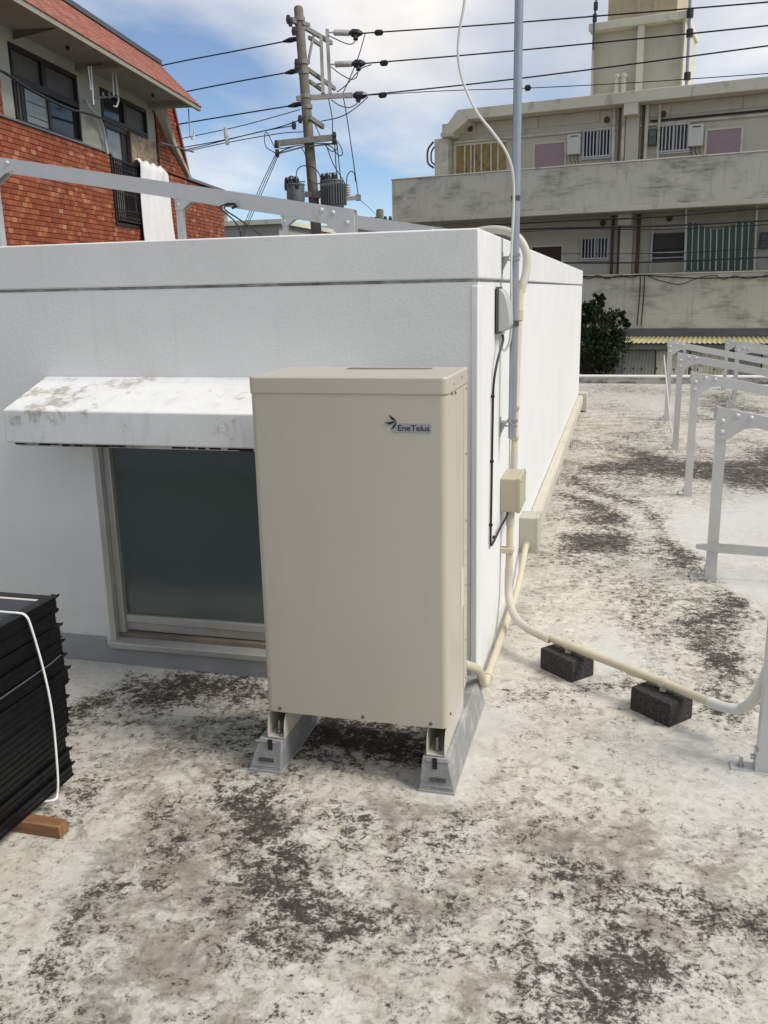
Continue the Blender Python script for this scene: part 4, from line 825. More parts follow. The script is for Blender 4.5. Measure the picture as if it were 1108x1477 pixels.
# balcony grille
gr = MB(); gr.box((-6.9, -.05, 4.17), (-4.2, -.01, 4.21)); gr.box((-6.9, -.05, 3.08), (-4.2, -.01, 3.11)); gr.box((-6.9, -.05, 3.95), (-4.2, -.02, 3.97)); gr.box((-6.9, -.05, 3.28), (-4.2, -.02, 3.30))
go = gr.build('balcony_grille', 'iron_black', lb)
me0 = None
for i in range(28):
    s = -6.87 + i * .096; b = MB(); b.box((s, -.045, 3.11), (s + .016, -.025, 4.17))
    for zc in (4.06, 3.62, 3.19): b.tube([Vector((s + .048 + .035 * math.cos(a * math.pi / 4), -.035, zc + .05 * math.sin(a * math.pi / 4))) for a in range(9)], .008, 4, cap=False)
    b.build('grille_bar', 'iron_black', go, off=(0, 0, 0))
q = MB(); q.box((-6.95, -.02, 2.99), (-4.15, .5, 3.05)); q.box((-6.95, -.03, 3.0), (-6.88, .04, SILL)); q.build('balcony_slab', 'bronze_frame', lb)
# things hung on the house
def LP_(s, y, z): # house-local point to world
    a = R(97.2318); return (-10.258 + s * math.cos(a) - y * math.sin(a), 22.699 + s * math.sin(a) + y * math.cos(a), z)
sh = MB(); ns, nz = 44, 26; s0, s1 = -5.78, -4.30
V = []
for j in range(nz + 1):
    for i in range(ns + 1):
        u = i / ns; v = j / nz
        fold = math.sin(u * 24 + 1.5 * math.sin(v * 3)) * .034 + math.sin(u * 9 + .6) * .045
        if v < .12: y = .06 - .20 * (v / .12); z = 4.235 + .10 * math.sin(math.pi * v / .12) + .030 * math.sin(u * 24)
        else: y = -.14 - .03 * (v - .12) + fold * min(1, (v - .12) * 3); z = 4.235 - (v - .12) * 1.9
        s = s0 + (s1 - s0) * u + (v - .12) * .10 * (u - .4)
        V.append(LP_(s, y, z))
sh.add(V, [(j * (ns + 1) + i, j * (ns + 1) + i + 1, (j + 1) * (ns + 1) + i + 1, (j + 1) * (ns + 1) + i) for j in range(nz) for i in range(ns)])
o = sh.build('hanging_sheet', 'linen_white', smooth=True); m = o.modifiers.new('thick', 'SOLIDIFY'); m.thickness = .02
tag(o, 'white sheet hung out over the black balcony grille of the brick house', 'bed sheet')
ln = thing('laundry_bracket', 'pale pipe laundry bracket hanging from the eave soffit between the two upper windows', 'laundry bracket', LP_(-7.2, -.5, 5.0), 'laundry brackets under the eave')
for p in ([(-8.753, 14.408, 5.419), (-8.749, 14.376, 4.813)], [(-8.739, 14.3, 5.395), (-8.742, 14.321, 5.027)], [(-8.862, 15.269, 5.646), (-8.858, 15.239, 5.122)], [(-8.878, 15.392, 5.685), (-8.883, 15.432, 5.068), (-8.868, 15.319, 4.955), (-8.853, 15.201, 4.944)]): MB().tube(p, .017, 6).build('bracket_arm', 'pole_steel_white', ln)
MB().tube([(-8.732, 14.247, 5.383), (-8.885, 15.454, 5.699)], .014, 6).build('cross_bar', 'rust_pipe', ln)
MB().tube([(-8.755, 14.429, 4.931), (-8.889, 15.482, 5.158)], .016, 6).build('cross_bar', 'steel_dark', ln)
for p in ((-8.799, 14.771, 5.03), (-8.832, 15.031, 5.081)): MB().lathe(p, [(.03, -.05), (.04, 0), (.02, .06)], 8).build('clip', 'steel_dark', ln)
tag(MB().tube(bend([(-9.157, 18.782, 5.546), (-9.156, 18.775, 5.004), (-9.171, 18.896, 4.953), (-9.187, 19.024, 5.029), (-9.192, 19.058, 5.19)], .03), .014, 6).build('laundry_bracket', 'pole_steel_white'), 'thin hook bracket hanging at the far end of the pink roof against the sky', 'laundry bracket', 'laundry brackets under the eave')
tag(MB().tube([(-9.394, 17.875, 4.75), (-9.651, 19.895, 4.86)], .022, 6).build('laundry_pole', 'band_grey'), 'grey laundry pole projecting past the white gable rib of the brick house', 'pole')
tag(MB().tube(spline([(-8.552, 11.633, 4.763), (-8.581, 11.865, 4.769), (-8.67, 12.567, 4.685), (-8.806, 13.639, 4.643), (-8.978, 14.829, 4.719), (-9.245, 16.301, 4.738)], 5), .022, 6).build('slack_cable', 'cable_black', smooth=True), 'dark slack cable drooping across the windows of the brick house', 'cable')
tag(MB().tube(spline([(-9.218, 14.896, 5.027), (-9.191, 14.925, 4.941), (-9.201, 15.159, 4.823), (-9.278, 15.447, 4.749), (-9.329, 15.61, 4.554), (-9.348, 15.68, 4.241)], 5), .032, 6).build('wall_hose', 'strap_grey', smooth=True), 'grey corrugated hose bending down the cream wall between the windows', 'hose')

# ================================================================== CONCRETE APARTMENT BLOCK ON THE RIGHT (local x along the facade, y into the block)
rb = thing('apartment_block', 'weathered cream concrete apartment block with long balcony parapets and a roof tower', 'building', (-6.693, 26.771, 0), rotz=R(-9.6532))
SE = 17.0; o0 = (0, 0, 0)
q = MB(); q.box((0, 0, 3.745), (SE, .16, 4.835)); q.build('balcony_parapet', 'right_plaster', rb, bevel=.01)
MB().box((0, -.012, 3.615), (SE, .15, 3.743)).build('parapet_foot', 'right_fascia', rb, bevel=.01)
MB().box((-.02, -.02, 4.836), (SE, .18, 4.872)).build('parapet_cap', 'right_fascia', rb, bevel=.008)
MB().box((0, .15, 3.615), (SE, 1.3, 3.72)).build('walkway_slab', 'right_wall', rb)
MB().box((1.10, 1.30, -3.4), (SE, 10.5, 6.46)).build('wall', 'right_wall', rb)
MB().box((0, 0, .93), (SE, .16, 1.955)).build('balcony_parapet', 'right_plaster', rb, bevel=.01)
MB().box((0, -.008, .545), (SE, .155, .928)).build('parapet_foot', 'right_plaster', rb, bevel=.008)
MB().box((-.02, -.02, 1.957), (SE, .18, 1.99)).build('parapet_cap', 'right_fascia', rb, bevel=.008)
MB().box((0, .16, .50), (SE, 1.3, .62)).build('walkway_slab', 'right_wall', rb)
MB().box((0, -.06, .34), (SE, .02, .543)).build('grey_band', 'band_grey', rb)
MB().box((0, .1, -3.4), (SE, .3, .34)).build('lower_wall', 'right_plaster', rb)
# roof with the sloping left end
zt, zb = 6.70, 6.41
F = lambda a: (a[0], .7, a[1])
c1, c2, c3, c4 = (1.799, 6.721), (2.136, 6.413), (1.585, 6.033), (1.285, 6.115)
q = MB(); q.prism([(c1[0], .7, zt), (SE, .7, zt), (SE, .7, zb), (c2[0], .7, zb)], (0, 9.8, 0)); roof = q.build('roof', 'right_fascia', rb, bevel=.012)
q = MB(); q.prism([(c1[0] - .005, .7, zt), (c2[0] - .005, .7, zb), F(c3), F(c4)], (0, 9.8, 0)); q.build('roof_hip', 'right_fascia', roof, off=o0, bevel=.012)
MB().box((c4[0] - .02, .72, c4[1] - .10), (c3[0] + .06, 1.4, c4[1] - .005)).build('hip_foot', 'right_fascia', roof, off=o0)
MB().box((1.00, .9, 3.72), (1.42, 1.298, c4[1] - .11)).build('end_pier', 'right_plaster', rb, bevel=.02)
q = MB(); q.tube(bend([(.94, 1.0, 5.95), (.74, 1.0, 5.75), (.74, 1.0, 5.35), (.94, 1.0, 5.22)], .12), .03, 6); q.tube(bend([(.96, 1.1, 5.85), (.82, 1.1, 5.7), (.82, 1.1, 5.4), (.96, 1.1, 5.3)], .12), .025, 6); q.build('rung_rail', 'steel_dark', rb)
# panel band with joints under the roof (ledge at its foot)
jz = 6.08
xs = [1.42, (2.187, 6.16)[0], (4.03, 6.185)[0], (5.77, 6.21)[0], 6.5, (7.648, 6.21)[0], (9.448, 6.208)[0], 12.0, 14.5, SE]
for a, b in zip(xs[:-1], xs[1:]): MB().box((a + .012, 1.272, jz + .02), (b - .012, 1.299, 6.40)).build('spandrel_panel', 'right_wall', rb, bevel=.004)
MB().tube([(1.5, 1.25, (2.238, 5.906)[1]), (SE, 1.25, (2.238, 5.906)[1])], .04, 8).build('eave_pipe', 'right_plaster', rb, smooth=True)
MB().tube([(7.143, 5.79)[:1] + (1.2, 5.985), (SE, 1.2, 5.985)], .028, 6).build('service_pipe', 'cable_black', rb)
# column and its capital block, both floors
for (p0, p1, z0, z1, k0, k1) in (((6.507, 6.477), (6.856, 6.443), 3.72, 6.40, 6.12, 6.46), ((6.476, 3.794), (6.817, 3.776), .62, 3.61, 3.30, 3.612)):
    MB().box((p0[0], 1.12, z0), (p1[0], 1.298, k0)).build('column', 'right_wall', rb, bevel=.01)
    MB().box((p0[0] - .01, .72, k0), (p1[0] + .01, 1.298, k1)).build('beam_end', 'heater_white' if z0 < 2 else 'right_fascia', rb, bevel=.01)
for x, z0, z1, mt, r in ((885, 3.72, 6.4, 'right_plaster', .045), (893, 3.72, 6.4, 'rust_pipe', .025), (896, 3.72, 6.4, 'right_plaster', .05), (927, 3.72, 6.4, 'rust_pipe', .03), (932, 3.72, 6.4, 'right_plaster', .05), (950, 5.0, 6.4, 'right_plaster', .035)):
    a = {'885': (6.171, 5.626), '893': (6.322, 5.613), '896': (6.434, 5.604), '927': (6.954, 5.561), '932': (7.046, 5.553), '950': (7.375, 5.526)}[str(x)][0]
    MB().tube([(a, 1.18, z0), (a, 1.18, z1)], r, 8).build('drain_pipe', mt, rb, smooth=True)
for a, mt, r in (((6.259, 3.063)[0], 'rust_pipe', .04), ((6.451, 3.055)[0], 'rust_pipe', .045), ((6.965, 3.033)[0], 'rust_pipe', .05), ((7.34, 3.017)[0], 'heater_white', .03)): MB().tube([(a, 1.18, .62), (a, 1.18, 3.6)], r, 8).build('drain_pipe', mt, rb, smooth=True)
# doors
for p0, p1, mt in (((3.941, 5.657), (4.801, 4.98), 'door_mauve'), ((8.617, 5.625), (9.451, 4.992), 'door_mauve'), ((3.918, 2.836), (4.795, 2.395), 'door_brown')):
    zb_ = 3.72 if p0[1] > 4 else .62
    f = MB(); f.box((p0[0] - .06, 1.255, zb_), (p0[0], 1.30, p0[1] + .05)); f.box((p1[0], 1.255, zb_), (p1[0] + .06, 1.30, p0[1] + .05)); f.box((p0[0], 1.255, p0[1]), (p1[0], 1.30, p0[1] + .05)); fo = f.build('door_frame', 'right_fascia', rb)
    MB().box((p0[0], 1.275, zb_), (p1[0], 1.30, p0[1])).build('door', mt, fo, off=o0, bevel=.004)
    MB().lathe((p1[0] - .06, 1.262, zb_ + 1.0), [(.03, 0), (.03, .02)], 10, 'y').build('door_knob', 'galvanised', fo, off=o0)
# barred windows
def rwin(p0, p1, nb, label=None, glass='left_glass'):
    a, b, z1, z0 = p0[0], p1[0], p0[1], p1[1]
    f = MB(); t_ = .045
    f.box((a, 1.24, z0), (a + t_, 1.31, z1)); f.box((b - t_, 1.24, z0), (b, 1.31, z1)); f.box((a + t_, 1.24, z1 - t_), (b - t_, 1.31, z1)); f.box((a + t_, 1.24, z0), (b - t_, 1.31, z0 + t_)); f.box(((a + b) / 2 - .03, 1.265, z0 + t_), ((a + b) / 2 + .03, 1.30, z1 - t_))
    o = f.build('window', 'bar_white', rb)
    MB().box((a + t_, 1.286, z0 + t_), (b - t_, 1.294, z1 - t_)).build('pane', glass, o, off=o0)
    for i in range(nb):
        s = a + (b - a) * (i + .5) / nb; MB().box((s - .014, 1.19, z0 - .02), (s + .014, 1.215, z1 + .02)).build('window_bar', 'bar_white', o, off=o0)
    for q0, q1 in (((a - .03, 1.195, z1 - .03), (b + .03, 1.212, z1)), ((a - .03, 1.195, z0), (b + .03, 1.212, z0 + .035)), ((a - .03, 1.18, z0 - .05), (b + .03, 1.31, z0 - .022))): MB().box(q0, q1).build('cross_rail', 'bar_white', o, off=o0)
rwin((5.311, 5.92), (6.123, 5.187), 9); rwin((7.332, 5.868), (8.176, 5.171), 9); rwin((5.349, 3.047), (6.178, 2.445), 9)
a, b = (7.344, 3.075), (8.215, 2.342)
o = MB().box((a[0], 1.26, b[1]), (b[0], 1.30, a[1])).build('window', 'bronze_frame', rb); MB().box((a[0] + .05, 1.245, b[1] + .3), (b[0] - .05, 1.262, a[1] - .04)).build('blind', 'curtain_dark', o, off=o0)
for i in range(16):
    MB().box((a[0] + .05, 1.238, b[1] + .32 + i * .026), (b[0] - .05, 1.2455, b[1] + .336 + i * .026)).build('blind_slat', 'shutter_olive', o, off=o0)
for z in (.06, .20): MB().box((a[0] - .05, 1.20, b[1] + z), (b[0] + .08, 1.225, b[1] + z + .03)).build('window_rail', 'bar_white', o, off=o0)
# boarded opening at the left end
a, b = (1.558, 5.785), (3.08, 5.021)
o = MB().box((a[0], 1.27, 4.6), (b[0], 1.305, a[1] + .02)).build('boarded_opening', 'plywood_ochre', rb)
MB().box((a[0] - .05, 1.24, a[1] + .02), (b[0] + .05, 1.30, a[1] + .07)).build('opening_head', 'right_fascia', o, off=o0); MB().box((a[0] - .07, 1.24, 4.6), (a[0], 1.30, a[1] + .02)).build('opening_jamb', 'right_fascia', o, off=o0)
for x in ((1.837, 5.411), (2.031, 5.397), (2.139, 5.389), (2.353, 5.373), (2.65, 5.351), (2.861, 5.335)): MB().box((x[0] - .022, 1.215, 4.6), (x[0] + .022, 1.245, a[1] + .03)).build('opening_bar', 'right_plaster', o, off=o0)
for s, z in (((1.994, 6.252)), ((5.962, 6.139)), ((7.455, 6.142)), ((5.955, 3.419)), ((7.765, 3.459))): MB().lathe((s, 1.255, z), [(.085, 0), (.085, .03), (.06, .04)], 14, 'y').build('round_vent', 'rust_pipe', rb)
# tower on the roof
t0, t1 = (5.195, 8.487), (7.731, 8.179); ztw = (5.219, 8.916)[1] - .16; TX0, TX1 = t0[0], t1[0]; mid = (6.549, 7.947)[0]
tw = MB().box((TX0, 2.95, zt + .002), (TX1, 5.4, ztw - .001)).build('roof_tower', 'right_wall', rb)
MB().box((mid - .09, 2.60, zt + .002), (mid + .09, 2.948, ztw - .001)).build('tower_pier', 'right_fascia', tw, off=o0, bevel=.01)
q = MB(); q.box((TX0 - .10, 2.55, ztw), (TX1 + .06, 5.5, ztw + .20)); q.build('tower_slab', 'right_fascia', tw, off=o0, bevel=.015)
for x in (TX0, TX1 - .05): MB().box((x, 2.62, zt + .002), (x + .05, 2.948, ztw - .001)).build('tower_cheek', 'right_wall', tw, off=o0)
b0, b1 = (5.59, 9.415), (7.47, 9.161)
tk = MB().box((b0[0], 2.8, ztw + .202), (b1[0], 5.3, ztw + 2.0)).build('water_tank_room', 'tank_yellow', tw, off=o0)
for u in (.0, .42, .66): MB().box((b0[0] + (b1[0] - b0[0]) * u, 2.76, ztw + .202), (b0[0] + (b1[0] - b0[0]) * u + .09, 2.799, ztw + 2.0)).build('tank_pier', 'tank_yellow', tw, off=o0)
for s in ((5.935, 7.131)[0], (6.131, 7.111)[0]): q = MB(); q.tube([(s, 2.6, zt), (s, 2.6, zt + .75)], .07, 10); q.lathe((s, 2.6, zt + .75), [(.10, 0), (.10, .06), (.02, .12)], 10); q.build('vent_stack', 'right_wall', roof, off=o0)
# things fixed on the block
def RP_(s, y, z):
    a = R(-9.6532); return (-6.693 + s * math.cos(a) - y * math.sin(a), 26.771 + s * math.sin(a) + y * math.cos(a), z)
def heater(p0, p1, label):
    t_ = thing('water_heater', label, 'water heater', RP_(p0[0], 1.2, p1[1]), 'water heaters on the upper walkway', 0.0001)
    t_.rotation_euler = (0, 0, R(-9.6532)); w_, h_ = p1[0] - p0[0], p0[1] - p1[1]
    MB().box((0, -.12, 0), (w_, .09, h_)).build('casing', 'heater_white', t_, off=o0, bevel=.015); MB().box((w_ * .25, -.126, h_ * .84), (w_ * .8, -.1185, h_ * .90)).build('exhaust_slot', 'steel_dark', t_, off=o0)
    q = MB(); 
    for x in (.2, .5, .75): q.tube(bend([(w_ * x, 0, 0), (w_ * x, 0, -.15), (w_ * x + .06, .03, -.22)], .04), .012, 6)
    q.build('connection_pipe', 'rust_pipe', t_, off=o0)
heater((4.909, 5.832), (5.276, 5.295), 'white water heater beside the barred window of the upper walkway, left one')
heater((8.149, 5.798), (8.532, 5.251), 'white water heater between a barred window and the right mauve door')
def meter(p0, p1, label):
    t_ = thing('electric_meter', label, 'meter', RP_(p0[0], 1.2, p1[1]), 'electric meters on the walkway walls', 0.0001); t_.rotation_euler = (0, 0, R(-9.6532)); w_, h_ = p1[0] - p0[0], p0[1] - p1[1]
    MB().box((0, -.05, 0), (w_, .09, h_)).build('case', 'steel_dark', t_, off=o0, bevel=.02); MB().lathe((w_ / 2, -.05, h_ * .66), [(w_ * .36, 0), (w_ * .33, -.05)], 14, 'y').build('dial', 'band_grey', t_, off=o0)
meter((7.114, 5.785), (7.317, 5.366), 'dark electric meter on the upper walkway beside a barred window')
meter((10.115, 2.983), (10.332, 2.571), 'dark electric meter on the lower walkway right of the striped cloth')
# striped cloth
cl = bpy.data.meshes.new('striped_cloth'); ns, nz = 60, 14; V, Fc, UV = [], [], []
a, b, c, d = (8.318, 3.266), (9.993, 3.235), (8.355, 2.049), (10.035, 2.002)
for j in range(nz + 1):
    for i in range(ns + 1):
        u, v = i / ns, j / nz; sag = .20 * math.sin(math.pi * min(1, max(0, (u - .12) / .68))) ** 1.2 * (1 - v) ** 1.5 if .12 < u < .8 else 0
        s = (a[0] * (1 - u) + b[0] * u) * (1 - v) + (c[0] * (1 - u) + d[0] * u) * v
        z = (a[1] * (1 - u) + b[1] * u) * (1 - v) + (c[1] * (1 - u) + d[1] * u) * v - sag
        V.append(RP_(s, .30 + .03 * math.sin(u * 38) * (.3 + v) + .02 * math.sin(u * 15 + v * 4), z)); UV.append((u, v))
for j in range(nz):
    for i in range(ns): Fc.append((j * (ns + 1) + i, j * (ns + 1) + i + 1, (j + 1) * (ns + 1) + i + 1, (j + 1) * (ns + 1) + i))
cl.from_pydata(V, [], Fc); uvl = cl.uv_layers.new(name='UVMap')
for lp in cl.loops: uvl.data[lp.index].uv = UV[lp.vertex_index]
for p in cl.polygons: p.use_smooth = True
o = bpy.data.objects.new('striped_cloth', cl); COL.objects.link(o); cl.materials.append(MAT['striped_cloth'])
tag(o, 'green and white striped cloth hung over the lower walkway of the apartment block', 'cloth')
for x0, x1, lab in (((RP_((8.365, 2.756)[0] - .03, .33, 1.99)), RP_((8.326, 3.421)[0] - .03, .33, 3.6), 'left'), (RP_((10.066, 2.689)[0], .33, 1.99), RP_((10.018, 3.335)[0], .33, 3.6), 'right')):
    tag(MB().tube([x0, x1], .02, 6).build('cloth_pole', 'pole_steel_white'), 'thin pale pole holding up the %s edge of the striped cloth' % lab, 'pole', 'poles of the striped cloth')
# roof masts by the tower
def rmast(pts, r, mat, label, joints):
    t_ = thing('roof_mast', label, 'antenna mast', pts[0], 'masts beside the roof tower')
    MB().tube(pts, r, 6).build('mast_pipe', mat, t_)
    for p in joints: MB().lathe(p, [(r * 2.0, -.10), (r * 2.0, .10)], 8).build('joint', 'cable_black', t_)
rmast([(-1.082, 28.251, 8.217), (-1.086, 28.252, 8.879), (-1.038, 28.244, 9.666)], .03, 'steel_dark', 'dark thin mast at the left edge of the roof tower', [(-1.073, 28.25, 9.037), (-1.055, 28.247, 9.335)])
rmast([(1.48, 27.816, 6.896), (1.471, 27.817, 8.118), (1.445, 27.822, 9.314)], .045, 'mast_grey', 'grey mast with dark joints at the right of the roof tower', [(1.486, 27.815, 7.247), (1.485, 27.815, 8.323), (1.466, 27.818, 8.804)])

# ================================================================== SHED, FENCE, TREE IN FRONT OF THE BLOCK
sd_ = thing('shed', 'cream corrugated shed with a yellow ribbed eave in front of the apartment block', 'shed', (-6.693, 26.771, 0), rotz=R(-9.6532))
t0, e0 = (6.995, 0.475), (6.986, 0.246)
def corr(name, mat, p, q_, n, amp, parent, thick=.008, sub=4):
    """corrugated sheet: p = two ends (x,y,z) of the top edge, q_ = of the lower edge"""
    V, Fc = [], []; m = n * sub
    nr = ((Vector(p[1]) - Vector(p[0])).cross(Vector(q_[0]) - Vector(p[0]))).normalized()
    if nr.y > 0: nr = -nr
    for (A, B) in (p, q_):
        for i in range(m + 1): V.append(Vector(A).lerp(Vector(B), i / m) + nr * amp * math.cos(i / sub * 2 * math.pi))
    Fc = [(i, i + 1, m + 2 + i, m + 1 + i) for i in range(m)]
    o = MB().add(V, Fc).build(name, mat, parent, off=o0, smooth=True); s = o.modifiers.new('thick', 'SOLIDIFY'); s.thickness = thick
    return o
for i in range(8):
    a0, a1 = t0[0] + i * 1.3, t0[0] + (i + 1) * 1.3 - .01; b0_ = e0[0] + i * 1.36; b1_ = e0[0] + (i + 1) * 1.36 - .01
    corr('roof_sheet', 'shed_yellow', [(a0, -.08, .33), (a1, -.08, .33)], [(b0_, -1.6, e0[1]), (b1_, -1.6, e0[1])], 11, .018, sd_)
wl0 = (7.017, 0.148)
MB().box((e0[0] + .02, -1.5, -3.4), (e0[0] + .12, -1.38, e0[1] - .03)).build('corner_post', 'shed_trim', sd_)
MB().box((e0[0] + .12, -1.5, e0[1] - .16), (e0[0] + 11, -1.40, e0[1] - .03)).build('eave_beam', 'shed_trim', sd_)
for i in range(11):
    a0 = e0[0] + .14 + i * .84
    corr('wall_sheet', 'shed_panel' if i % 3 else 'shed_trim', [(a0, -1.42 + (i % 2) * .012, e0[1] - .17), (a0 + .80, -1.42 + (i % 2) * .012, e0[1] - .17)], [(a0, -1.42 + (i % 2) * .012, -3.4), (a0 + .80, -1.42 + (i % 2) * .012, -3.4)], 9, .012, sd_)
zb0 = (8.21, -0.405)[1]
for i in range(46):
    if i % 7 != 3: MB().lathe((e0[0] + .22 + i * .20 + random.uniform(-.02, .02), -1.44, zb0 + random.uniform(-.01, .01)), [(.026, 0), (.02, -.03)], 6, 'y').build('sheet_bolt', 'cable_black', sd_, off=o0)
fc = thing('bar_fence', 'dark iron bar fence in the shade under the tree beside the shed', 'fence', (-6.693, 26.771, 0), rotz=R(-9.6532))
fz = (6.456, 0.154)[1]; f0, f1 = (5.357, 0.148)[0], (6.884, 0.157)[0]
fr_ = MB(); fr_.box((f0, -1.62, fz - .04), (f1, -1.58, fz)); fr_.box((f0, -1.62, -3.2), (f1, -1.58, -3.15)); fr_.build('rail', 'iron_black', fc, off=o0)
for i in range(16): s = f0 + (f1 - f0) * (i + .5) / 16; MB().box((s - .014, -1.614, -3.3), (s + .014, -1.586, fz + .08)).build('bar', 'shed_trim', fc, off=o0)
def tree(base, centre, clumps, n, seed, label):
    rr = random.Random(seed); t_ = thing('tree', label, 'tree', base)
    tk_ = MB(); tk_.tube([base, tuple(Vector(base).lerp(Vector(centre), .5) + Vector((.1, 0, 0))), centre], [.14, .10, .05], 8)
    for c_, r_, w_ in clumps: tk_.tube([tuple(Vector(base).lerp(Vector(centre), .6)), tuple((Vector(centre) + Vector(c_)) / 2), c_], [.05, .035, .015], 6)
    tk_.build('trunk', 'bark', t_)
    cr = MB(); tot = sum(w_ for _, _, w_ in clumps)
    for c_, r_, w_ in clumps:
        subs = [(Vector(c_) + Vector((rr.gauss(0, 1), rr.gauss(0, 1), rr.gauss(0, 1))).normalized() * r_ * rr.uniform(.4, 1.0)) for _ in range(max(6, int(w_ * 16)))]
        for _ in range(int(n * w_ / tot)):
            sc = rr.choice(subs); d = Vector((rr.gauss(0, 1), rr.gauss(0, 1), rr.gauss(0, 1))).normalized()
            p = sc + d * r_ * .30 * rr.random() ** .5; l = rr.uniform(.05, .10); a = (d + Vector((0, 0, .6)) + Vector((rr.gauss(0, .5), rr.gauss(0, .5), rr.gauss(0, .5)))).normalized(); u = a.orthogonal().normalized(); u = (u * math.cos(rr.random() * 6) + a.cross(u) * math.sin(rr.random() * 6)); v_ = a.cross(u)
            cr.add([p - a * l * .5, p + u * l * .22, p + a * l * .6, p - u * l * .22 + v_ * l * .05], [(0, 1, 2, 3)], min(1, max(0, rr.gauss(.45, .22))))
    o = cr.build('crown', 'leaf_dark', t_, shade=True); 
tc = (-0.723, 22.51, 0.254)
def off_(x, y, k): return None
cl_ = [((-0.8, 22.523, 0.086), .85, 3.5), ((-0.438, 22.461, 0.587), .55, 2), ((-0.119, 22.509, 0.746), .38, 1.0), ((0.086, 22.474, 0.843), .16, .3), ((-0.589, 22.487, 1.129), .28, .7), ((-0.535, 22.478, 1.437), .12, .22), ((-0.498, 22.472, 1.307), .16, .3), ((-0.881, 22.537, 1.0), .35, .9), ((-1.236, 22.597, 0.587), .6, 1.5), ((-0.23, 22.528, 0.251), .45, 1.6), ((-0.514, 22.677, -0.178), .5, 1.6), ((-0.019, 22.39, 1.042), .12, .2), ((-1.089, 22.572, 1.249), .3, .6)]
tree((tc[0], tc[1], -3.4), tc, cl_, 15000, 11, 'dense dark green tree between the white building and the yellow shed')

# ================================================================== UTILITY POLE AND WIRES
up = thing('utility_pole', 'leaning concrete utility pole with steel crossarms standing behind the white building', 'utility pole', (-8.443, 24.866, -3.4))
b_, t_p = Vector((-8.443, 24.866, 3.424)), Vector((-8.688, 24.801, 9.054)); ex = b_ + (b_ - t_p) * ((b_.z + 3.4) / (t_p.z - b_.z))
sh_ = MB().tube([tuple(ex), tuple(b_), tuple(t_p), tuple(t_p + Vector((0, 0, .05)))], [.185, .150, .122, .09], 16).build('shaft', 'pole_concrete', up, smooth=True)
def pband(p, r=.15, h=.10): 
    MB().lathe(p, [(r, -h / 2), (r, h / 2)], 14).build('pole_band', 'arm_steel', up)
for p in ((-8.673, 24.805, 8.786), (-8.626, 24.817, 7.731), (-8.618, 24.819, 7.489), (-8.588, 24.827, 6.881), (-8.562, 24.834, 6.617), (-8.446, 24.865, 4.351)): pband(p)
arms = [((-8.769, 24.417, 8.694), (-8.527, 27.12, 8.744), .11), ((-8.609, 24.925, 7.632), (-8.41, 26.945, 7.47), .10), ((-8.546, 25.045, 7.305), (-8.529, 26.188, 7.277), .09), ((-8.794, 24.669, 6.813), (-7.473, 25.538, 6.971), .12), ((-8.471, 24.962, 8.367), (-8.531, 26.084, 8.447), .09), ((-8.393, 25.086, 8.425), (-8.512, 24.951, 7.785), .06),
        ((-8.566, 26.282, 8.711), (-8.221, 25.235, 6.984), .12), ((-8.451, 26.52, 8.92), (-8.059, 25.382, 6.983), .12), ((-8.468, 24.704, 6.325), (-8.313, 25.418, 6.182), .12), ((-9.349, 24.438, 5.667), (-7.799, 24.851, 5.795), .15), ((-9.362, 24.435, 5.4), (-8.58, 24.643, 5.58), .04), ((-8.487, 24.668, 5.578), (-7.823, 24.845, 5.636), .04), ((-8.572, 24.728, 8.673), (-8.491, 25.06, 8.699), .09), ((-8.61, 24.718, 7.742), (-8.528, 25.05, 7.774), .09), ((-8.444, 24.969, 7.195), (-8.352, 26.442, 7.516), .05), ((-8.432, 24.765, 4.341), (-8.264, 24.81, 4.32), .2), ((-8.675, 24.701, 4.346), (-8.488, 24.75, 4.324), .14)]
for a, b, w_ in arms: MB().bar(a, b, w_ * .8, w_).build('crossarm', 'arm_steel', up)
for p in ((-8.823, 24.351, 8.682), (-8.773, 24.364, 8.615), (-8.761, 24.574, 8.45), (-8.728, 24.583, 7.551), (-8.723, 24.584, 7.67), (-9.342, 24.419, 5.646), (-9.335, 24.421, 5.414), (-7.81, 24.827, 5.828), (-7.814, 24.826, 5.704), (-8.692, 24.593, 6.269), (-8.863, 24.547, 6.114)): MB().lathe(p, [(.05, -.10), (.07, 0), (.05, .10)], 8).build('pin_insulator', 'insulator_dark', up)
# dead-end insulators and clamps towards the right
for i, (a, b, c_, d_) in enumerate((((-8.214, 25.962, 8.718), (-7.559, 25.722, 8.587), (-7.183, 25.719, 8.545), (-7.37, 25.669, 8.393)), ((-8.223, 25.959, 7.895), (-7.507, 25.736, 7.809), (-7.128, 25.734, 7.788), (-7.317, 25.683, 7.625)), ((-7.764, 25.564, 6.97), (-7.483, 25.639, 6.973), (-7.091, 25.743, 6.983), (-7.357, 25.673, 6.81)))):
    q = MB(); A, B = Vector(a), Vector(b); q.tube([a, b], .02, 6); n = 7 if i < 2 else 4
    pts, rs_ = [], []
    for k in range(n):
        for du, r_ in ((.1, .035), (.3, .085), (.6, .085), (.75, .035)): pts.append(A.lerp(B, .25 + .75 * (k + du) / n)); rs_.append(r_)
    q.tube(pts, rs_, 10); q.build('strain_insulator', 'insulator_white', up)
    q = MB(); q.tube([b, tuple(Vector(b).lerp(Vector(c_), .25)), tuple(Vector(b).lerp(Vector(c_), .7)), c_], [.05, .11, .10, .04], 8); q.tube([tuple(Vector(b).lerp(Vector(c_), .5)), d_], .07, 8); q.build('line_clamp', 'insulator_dark', up)
